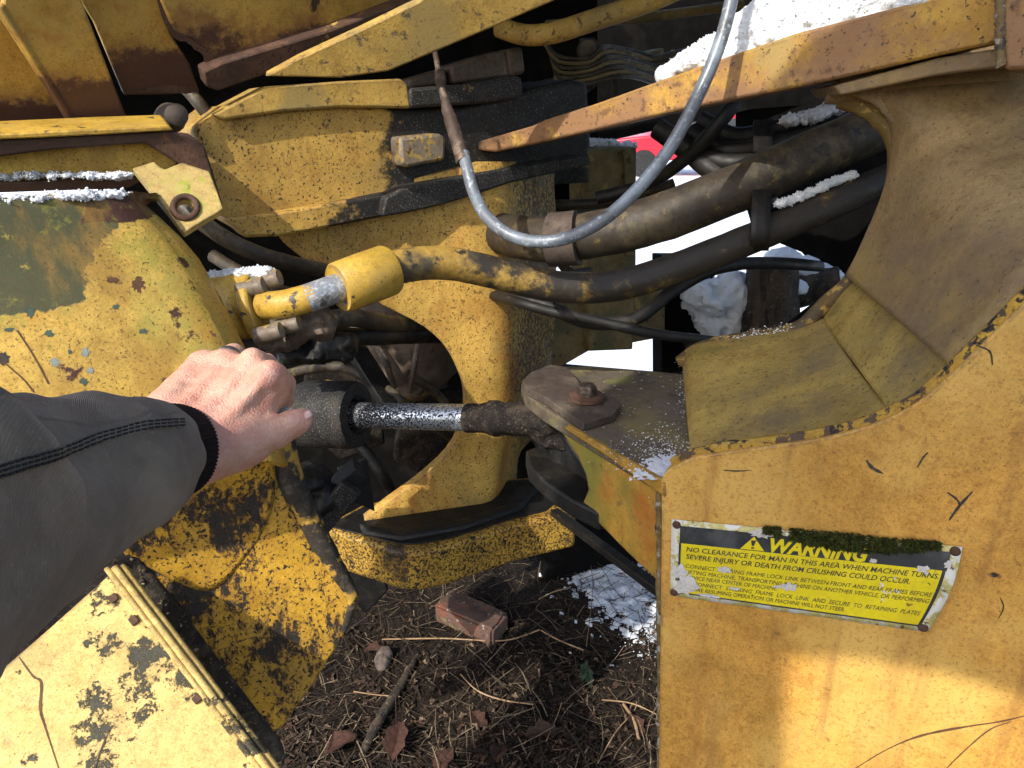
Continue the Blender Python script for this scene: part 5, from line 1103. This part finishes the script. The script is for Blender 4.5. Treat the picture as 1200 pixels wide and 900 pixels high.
strip('snow_patch', 'snow on the top of the far box post', [P(690, 168, 1.95), P(705, 168, 1.96), P(722, 171, 1.98), P(742, 171, 2.0)], 0.008, 50, 7, flat=0.5, spread=0.015)
def flakes(name, label, region, pl, n, seed, rmin=0.0008, rmax=0.003, parent=None):
    rn = random.Random(seed); v = []; f = []
    for i in range(n):
        x, y = region(rn); r = rmin + (rmax - rmin) * rn.random() ** 3; c = hit(x, y, offs(pl, r * 0.3)); k = len(v)
        v += [c + Vector((a.x, a.y, a.z * .7)) * r * rn.uniform(.7, 1.3) for a in iv]; f += [tuple(j + k for j in q) for q in ifc]
    o = mk(name, v, f, M['snow'], None, recalc=False); return tag(o, label, 'snow', kind='stuff')
flakes('snow_dusting', 'frosty snow grains scattered on the deck beside the panel edge', lambda r: (min(816, max(690, 780 + r.gauss(0, 30))), 536 + r.gauss(0, 13) - abs(r.gauss(0, 14))), offs(DECK, 0.0005), 800, 1, 0.0003, 0.0014)
crust('snow_crust', 'pale blue snow patch in the deck corner at the panel edge', gauss2(775, 547, 26, 13, -20), 735, 815, 515, 562, offs(DECK, 0.0005), 0.0035, 1.2, 130)
flakes('snow_dusting', 'grains of snow on the deck beside the scoop roll', lambda r: (802 + r.gauss(0, 6), 455 + r.gauss(0, 14)), offs(DECK, 0.0005), 220, 3, 0.0003, 0.0013)
flakes('snow_dusting', 'snow grains caught along the rolled rim of the frame opening', lambda r: (lambda t: (850 + 75 * t + r.gauss(0, 6), 398 - 14 * t + r.gauss(0, 4)))(r.random()), vplane(bpt(850, 398), bpt(930, 384)), 260, 5, 0.0004, 0.002)
GZ = hplane(0.004)
gm = gauss2(722, 690, 62, 34, 42)
crust('snow_crust', 'patchy snow on the dark ground left of the panel edge', lambda x, y: 1.15 * gm(x, y), 630, 800, 610, 780, GZ, 0.012, 1.6, 38, zf=lambda p: gz(p.x, p.y))
flakes('snow_dusting', 'loose snow grains around the patchy ground snow', lambda r: (lambda t: (680 + 90 * t + r.gauss(0, 14), 648 + 85 * t + r.gauss(0, 24)))(r.random()), hplane(0.010), 1800, 4, 0.0006, 0.0026)

# ================================================================== ground litter
GP = hplane(0.0)
def gpt(x, y): p = hit(x, y, GP); p.z = gz(p.x, p.y); return p
rnd = random.Random(21)
sv_ = []; sf_ = []
for i in range(5200):
    x, y = rnd.uniform(250, 800), rnd.uniform(600, 960)
    p = gpt(x, y); a = rnd.uniform(0, math.pi); ln = rnd.choice([0.015, 0.03, 0.05, 0.09]) * rnd.uniform(.6, 1.3); w_ = rnd.uniform(0.0005, 0.0013)
    dr = Vector((math.cos(a), math.sin(a), 0)); nn = Vector((-dr.y, dr.x, 0)); z0 = rnd.uniform(0.001, 0.014); bend = rnd.uniform(-.25, .25) * ln; tl = rnd.uniform(-.15, .3) * ln; k = len(sv_)
    for t in (-.5, -.17, .17, .5):
        c = p + dr * (ln * t) + nn * (bend * (0.25 - t * t)) + Vector((0, 0, z0 + tl * (t + .5)))
        sv_ += [c + nn * w_ + Vector((0, 0, w_)), c - nn * w_ + Vector((0, 0, w_)), c - Vector((0, 0, w_ * .6))]
    for q in range(3):
        for e in range(3): e2 = (e + 1) % 3; sf_.append((k + q * 3 + e, k + q * 3 + e2, k + q * 3 + 3 + e2, k + q * 3 + 3 + e))
so_ = mk('straw_litter', sv_, sf_, M['straw'], recalc=False); tag(so_, 'fine dry straw and needles matted over the dark soil', 'straw', kind='stuff')
def leaf_mesh(rn, p, ln, wd, az, tilt):
    dr = Vector((math.cos(az), math.sin(az), 0)); nn = Vector((-dr.y, dr.x, 0)); v = []; f = []; curl = rn.uniform(0.1, 0.5); nu, nv = 7, 4
    for i in range(nu + 1):
        t = i / nu; wv_ = wd * math.sin(math.pi * (t * .92 + .04)) ** 0.8 * (1 + 0.25 * math.sin(t * 19 + ln * 300))
        for j in range(nv + 1):
            s = (j / nv - .5) * 2
            v.append(p + dr * (ln * (t - .5)) + nn * (wv_ * s * .5) + Vector((0, 0, 0.004 + abs(s) * wv_ * curl + ln * tilt * t + 0.003 * math.sin(t * 9 + s * 3))))
    for i in range(nu):
        for j in range(nv): a = i * (nv + 1) + j; f.append((a, a + 1, a + nv + 2, a + nv + 1))
    return v, f
lv = []; lf_ = []
for i in range(520):
    y = 700 + 250 * rnd.random() ** 0.7; x = rnd.uniform(330, 790)
    v, f = leaf_mesh(rnd, gpt(x, y), rnd.uniform(.012, .034), rnd.uniform(.007, .018), rnd.uniform(0, 6.3), rnd.uniform(-.1, .25)); k = len(lv); lv += v; lf_ += [tuple(j + k for j in q) for q in f]
lo2 = mk('leaf_litter', lv, lf_, M['leaf'], recalc=False); tag(lo2, 'crumbled brown leaf litter spread among the straw', 'leaf litter', kind='stuff')
for i, (x, y, ln, lab) in enumerate([(465, 880, .09, 'large reddish dead leaf at the bottom edge near the fender tip'), (560, 850, .06, 'curled brown leaf left of the pale twig'), (635, 870, .08, 'brown folded leaf at the bottom centre'), (400, 880, .08, 'dark reddish leaf lying beside the fender tip'), (440, 770, .06, 'brown leaf between the stone and the twig'), (520, 895, .07, 'pale tan leaf at the bottom edge'), (745, 855, .06, 'upright tan leaf stub near the panel edge'), (585, 890, .07, 'grey brown leaf at the bottom right of centre')]):
    v, f = leaf_mesh(rnd, gpt(x, y) + Vector((0, 0, .008)), ln, ln * .6, rnd.uniform(0, 6.3), rnd.uniform(.05, .35)); tag(mk('dead_leaf', v, f, M['leaf'], recalc=False), lab, 'leaf', 'dead leaves on the soil')
for pts, r, lab in [([(448, 755), (520, 757), (590, 755), (632, 744)], .0035, 'long pale twig lying below the brick'), ([(634, 744), (655, 755), (684, 767)], .003, 'short twig continuing right from the long pale twig'),
                    ([(540, 798), (560, 820), (590, 832), (625, 838)], .0032, 'light curved twig lower right of the stone'), ([(415, 820), (440, 822), (470, 824)], .0028, 'pale straight twig left of centre on the soil'),
                    ([(631, 712), (650, 705), (668, 697)], .0028, 'short twig right of the brick'), ([(705, 828), (740, 832), (772, 843)], .003, 'thin twig reaching the panel edge'),
                    ([(730, 833), (742, 850), (748, 872)], .006, 'stout broken brown stick near the panel edge'), ([(640, 880), (652, 850), (658, 832)], .002, 'dry stalk standing at the bottom right'), ([(676, 620), (668, 640), (660, 660)], .003, 'reddish twig beside the snowy ground'),
                    ([(690, 650), (694, 700), (687, 760)], .0016, 'thin dark stem rising right of the brick'), ([(700, 905), (720, 870), (735, 850)], .0022, 'pale stalk at the bottom right corner of the soil')]:
    tag(tube('twig', [gpt(x, y) + Vector((0, 0, .016 + .01 * rnd.random())) for x, y in pts], r * 0.62, M['plank'], None, seg=8, n=5, rough=.35), lab, 'twig', 'twigs on the soil')
tag(tube('buried_root', [gpt(490, 770) + Vector((0, 0, .004)), gpt(470, 810) + Vector((0, 0, .012)), gpt(440, 860) + Vector((0, 0, .012)), gpt(425, 890)], [.006, .011, .012, .009], M['bark'], None, seg=10, rough=.2), 'dark root running through the soil left of centre', 'root')
# brick
bk0 = gpt(553, 735); bt = (gpt(592, 742) - gpt(514, 712)).normalized(); bs_ = Vector((0, 0, 1)).cross(bt).normalized(); bu = Vector((0, 0, 1))
bmh = bmesh.new(); v, f = boxdata(bk0 + bu * 0.036, bt, bs_, bu, 0.20, 0.095, 0.062)
vv_ = [bmh.verts.new(p) for p in v]
for q in f: bmh.faces.new([vv_[i] for i in q])
bmesh.ops.recalc_face_normals(bmh, faces=bmh.faces)
bmesh.ops.bevel(bmh, geom=list(bmh.edges), offset=0.008, segments=2, affect='EDGES'); bmesh.ops.subdivide_edges(bmh, edges=list(bmh.edges), cuts=2, use_grid_fill=True)
for v_ in bmh.verts: v_.co += Vector((mnoise.noise(v_.co * 40), mnoise.noise(v_.co * 40 + Vector((9, 0, 0))), mnoise.noise(v_.co * 40 + Vector((0, 9, 0))))) * 0.004
bmh.verts.index_update(); tag(mk('brick', [v_.co.copy() for v_ in bmh.verts], [tuple(x.index for x in q.verts) for q in bmh.faces], M['brick'], sharp=60), 'single red brick with mossy mortared side lying on the soil', 'brick'); bmh.free()
tag(lump('stone', [(gpt(449, 780) + Vector((0, 0, .012)), (.022, .036, .018)), (gpt(452, 772) + Vector((0, 0, .012)), (.02, .022, .02))], M['stone'], None, h=.004, amp=.003, fr=50), 'rounded grey brown stone on the soil left of the brick', 'stone')
for i, (x, y) in enumerate([(684, 795), (690, 800)]):
    v, f = leaf_mesh(rnd, gpt(x, y) + Vector((0, 0, .01)), .05, .02, R(70 + 25 * i), .6); tag(mk('green_leaf', v, f, M['green'], recalc=False), ['upright green sprout leaf left of the panel edge', 'second green sprout leaf touching the upright one', 'tiny green sprig in the middle of the soil', 'green blade at the bottom right of the soil'][i], 'leaf', 'green sprouts')

# ================================================================== the person's left arm and hand
from mathutils.bvhtree import BVHTree
pr_ = thing('person', 'person reaching in with bare left hand, dark work jacket sleeve and black ring', 'person', Vector((-0.30, -0.30, 0.0)))
ELB = Vector((-0.36, 0.02, 1.06)); SHO = Vector((-0.27, -0.30, 1.26))
axp = [SHO, ELB + Vector((0.02, -0.06, 0.05)), P(-220, 690, 0.30), P(-100, 633, 0.362), P(0, 598, 0.425), P(100, 563, 0.487), P(150, 545, 0.535), P(180, 535, 0.566)]
axr = [0.088, 0.082, 0.078, 0.0745, 0.068, 0.0545, 0.0470, 0.0430]
cpts = smooth_poly(axp, 14, False); crad = []
for i in range(len(axp) - 1):
    for k in range(14): crad.append(axr[i] + (axr[i + 1] - axr[i]) * k / 14)
crad.append(axr[-1])
fr = frames(cpts); v = []; f = []; uv = []; SEG = 96; Lc = 0
for i, (p, r) in enumerate(zip(cpts, crad)):
    if i: Lc += (p - cpts[i - 1]).length
    t, a, b = fr[i]
    for k in range(SEG):
        an = 2 * math.pi * k / SEG; q = a * math.cos(an) + b * math.sin(an); pt = p + q * r
        wk = 0.009 * mnoise.noise(Vector((pt.x * 16, pt.y * 9, pt.z * 16))) + 0.0035 * mnoise.noise(pt * 34) + 0.0025 * mnoise.noise(Vector((pt.x * 70, pt.y * 25, pt.z * 70)))
        v.append(pt + q * wk); uv.append((k / SEG, Lc))
m_ = len(cpts)
for i in range(m_ - 1):
    for k in range(SEG): k2 = (k + 1) % SEG; f.append((i * SEG + k, i * SEG + k2, (i + 1) * SEG + k2, (i + 1) * SEG + k))
base = (m_ - 1) * SEG; tI, aI, bI = fr[-1]
for k in range(SEG):   # hem turned inwards
    v.append(v[base + k] + (cpts[-1] - v[base + k]) * 0.10 - tI * 0.004); uv.append((k / SEG, Lc + .01))
for k in range(SEG): k2 = (k + 1) % SEG; f.append((base + k, base + k2, base + SEG + k2, base + SEG + k))
sl = mk('jacket_sleeve', v, f, M['cloth'], pr_, sharp=None, uvs=uv)
bvh = BVHTree.FromPolygons([tuple(x) for x in v], f)
def cast(x, y):
    h = bvh.ray_cast(CAM, ray(x, y).normalized()); return h[0], h[1]
# felled seam with rows of stitching
seam = [(-40, 568), (0, 553), (40, 540), (80, 528), (120, 513), (155, 503), (180, 498), (215, 496)]
sc_ = [tuple(p) for p in smooth_poly([Vector(p) for p in seam], 8, False)]
rows_ = []
for i, (x, y) in enumerate(sc_):
    row = []
    for dy, lf in ((-9, 0.0), (-8, 0.0012), (0, 0.0015), (8, 0.0012), (9.5, 0.0)):
        h, n = cast(x, y + dy * (0.6 + 0.4 * (1 - max(0, x) / 200)))
        if h is None: break
        if n.dot(CAM - h) < 0: n = -n
        row.append(h + n * lf)
    if len(row) == 5: rows_.append(row)
grid('seam_fold', rows_, M['cloth'], sl, solid=0.0, sharp=60)
tv = []; tf = []
for dy in (-5.5, 0.5, 6.5):
    x = -30.0
    while x < 212:
        pts = []
        for xx in (x, x + 5.0):
            yy = np.interp(xx, [p[0] for p in sc_], [p[1] for p in sc_]) + dy * (0.6 + 0.4 * (1 - max(0, xx) / 200)); h, n = cast(xx, yy)
            if h is None: break
            if n.dot(CAM - h) < 0: n = -n
            pts.append(h + n * 0.0016)
        if len(pts) == 2:
            a, b_, _u = tube_data(pts, 0.0007, 6, 1); k = len(tv); tv += a; tf += [tuple(j + k for j in q) for q in b_]
        x += 7.5
so2 = mk('stitching', tv, tf, M['thread'], sl, recalc=False); so2['kind'] = 'stuff'
# ribbed knit cuff
cps = [P(168, 539, 0.555), P(186, 533, 0.585), P(202, 528, 0.620), P(203, 528, 0.630)]; crs = [0.0385, 0.0400, 0.0400, 0.0375]
v = []; f = []; uv = []; cc = smooth_poly(cps, 4, False); fr = frames(cc); SEG = 240
for i, p in enumerate(cc):
    r = np.interp(i / (len(cc) - 1), [0, .33, .66, 1], crs); t, a, b = fr[i]
    for k in range(SEG):
        an = 2 * math.pi * k / SEG; q = a * math.cos(an) + b * math.sin(an); rr = r + 0.0008 * math.sin(k * math.pi * 2 / 3) * (1 if i < len(cc) - 1 else 0.2); v.append(p + q * rr + t * 0.002 * mnoise.noise(p + q * .1)); uv.append((k / SEG, i * .01))
for i in range(len(cc) - 1):
    for k in range(SEG): k2 = (k + 1) % SEG; f.append((i * SEG + k, i * SEG + k2, (i + 1) * SEG + k2, (i + 1) * SEG + k))
co_ = mk('knit_cuff', v, f, M['knit'], pr_, sharp=None, uvs=uv); m = co_.modifiers.new('thickness', 'SOLIDIFY'); m.thickness = 0.004; m.offset = -1
# hand: one continuous skin surface
def Q(x, y, d): p = P(x, y, d); return np.array([p.x, p.y, p.z])
PR = []
def cap(a, b, ra, rb, k): PR.append((Q(*a), Q(*b), ra, rb, k))
cap((120, 560, .58), (205, 520, .632), .027, .027, .03)            # wrist
cap((140, 540, .60), (190, 497, .645), .022, .021, .025)
cap((175, 570, .585), (236, 527, .635), .023, .022, .025)
cap((236, 520, .642), (318, 446, .672), .0170, .0150, .02)         # back of the hand, four rays
cap((222, 505, .650), (297, 430, .690), .0175, .0150, .018)
cap((206, 490, .655), (263, 431, .706), .0170, .0145, .018)
cap((192, 478, .660), (236, 428, .718), .0155, .0135, .018)
cap((240, 508, .675), (300, 455, .700), .018, .018, .025)          # palm side
cap((220, 490, .69), (268, 440, .715), .016, .016, .025)
cap((226, 536, .630), (284, 520, .648), .0200, .0190, .022)        # thumb
cap((284, 520, .648), (322, 508, .658), .0180, .0132, .016)
cap((322, 508, .658), (347, 495, .664), .0128, .0112, .008)
cap((347, 495, .664), (354, 491, .666), .0110, .0092, .006)
cap((296, 492, .672), (318, 462, .682), .0135, .0135, .018)        # web
cap((318, 441, .671), (333, 450, .706), .0118, .0108, .007)        # index
cap((333, 450, .706), (333, 467, .720), .0106, .0096, .004)
cap((333, 467, .720), (318, 480, .716), .0094, .0080, .004)
cap((297, 426, .688), (313, 428, .738), .0122, .0112, .006)        # middle
cap((313, 428, .738), (316, 452, .752), .0110, .0098, .004)
cap((316, 452, .752), (302, 466, .742), .0096, .0080, .004)
cap((263, 427, .705), (274, 415, .752), .0118, .0106, .006)        # ring finger
cap((274, 415, .752), (288, 440, .768), .0104, .0094, .004)
cap((290, 442, .768), (278, 456, .760), .0092, .0078, .004)
cap((236, 426, .717), (252, 424, .760), .0105, .0094, .006)        # little finger
cap((252, 424, .760), (260, 442, .770), .0092, .0084, .004)
cap((260, 442, .770), (252, 454, .764), .0082, .0070, .004)
KN = [((317, 437, .660), .0092), ((296, 423, .679), .0090), ((264, 427, .694), .0082), ((238, 423, .708), .0078)]
TD = [((248, 508, .628), (312, 444, .655)), ((232, 493, .633), (292, 429, .673)), ((214, 478, .640), (260, 432, .689)), ((200, 468, .646), (236, 427, .704))]
WR = [Q(329 + dx, 457 + dy, .700) for dx, dy in ((0, 0),)]
def hand_fn(g):
    d = None
    for a, b, ra, rb, k in PR:
        e = d_caps(g, a, b, ra, rb); d = e if d is None else smin(d, e, k)
    for c, r in KN: d = smin(d, d_ell(g, Q(*c), (r, r, r)), .012)
    for a, b in TD: d = smin(d, d_caps(g, Q(*a), Q(*b), .0042, .0036), .010)
    d = d + 0.0007 * vnoise(g * 130) + 0.0010 * vnoise(g * 48)
    return d
allp = np.array([x for p in PR for x in p[:2]])
hand = blob('hand', hand_fn, allp.min(0) - .034, allp.max(0) + .034, 0.0017, M['skin'], pr_, relax=2)
# thumb nail and ring
tdir = (P(354, 491, .666) - P(322, 508, .658)).normalized(); tc_ = P(357.5, 486, .661)
upn = (CAM - tc_).normalized() * .25 + UPV * 0.8 + RT * .55; upn = (upn - tdir * upn.dot(tdir)).normalized(); sdn = tdir.cross(upn)
v = []; f = []; nu, nv = 8, 8
for i in range(nu + 1):
    for j in range(nv + 1):
        a = (i / nu - .5); s = (j / nv - .5) * 2; wd = .0046 * (1 - abs(a * 1.7) ** 4 * .6)
        v.append(tc_ + tdir * (a * .011) + sdn * (wd * s) + upn * (0.0012 - .0028 * s * s))
for i in range(nu):
    for j in range(nv): q = i * (nv + 1) + j; f.append((q, q + 1, q + nv + 2, q + nv + 1))
nl = mk('thumbnail', v, f, M['nail'], hand, recalc=False); m = nl.modifiers.new('thickness', 'SOLIDIFY'); m.thickness = .0008; m.offset = 0
rc = P(267, 420.5, .728); rax = (P(274, 415, .752) - P(263, 427, .705)).normalized()
lathe('finger_ring', rc - rax * .003, rax, [(.0122, 0), (.0131, .0004), (.0134, .003), (.0131, .0056), (.0122, .006), (.0118, .003)], M['ring'], pr_, seg=40)
tl = tube('handheld_tool', [P(327, 460, .715), P(328, 476, .71), P(326, 492, .70), P(318, 504, .70)], [.005, .0062, .0062, .005], M['tool'], None, seg=14, n=5); tag(tl, 'slim grey metal tool held inside the curled hand', 'tool')
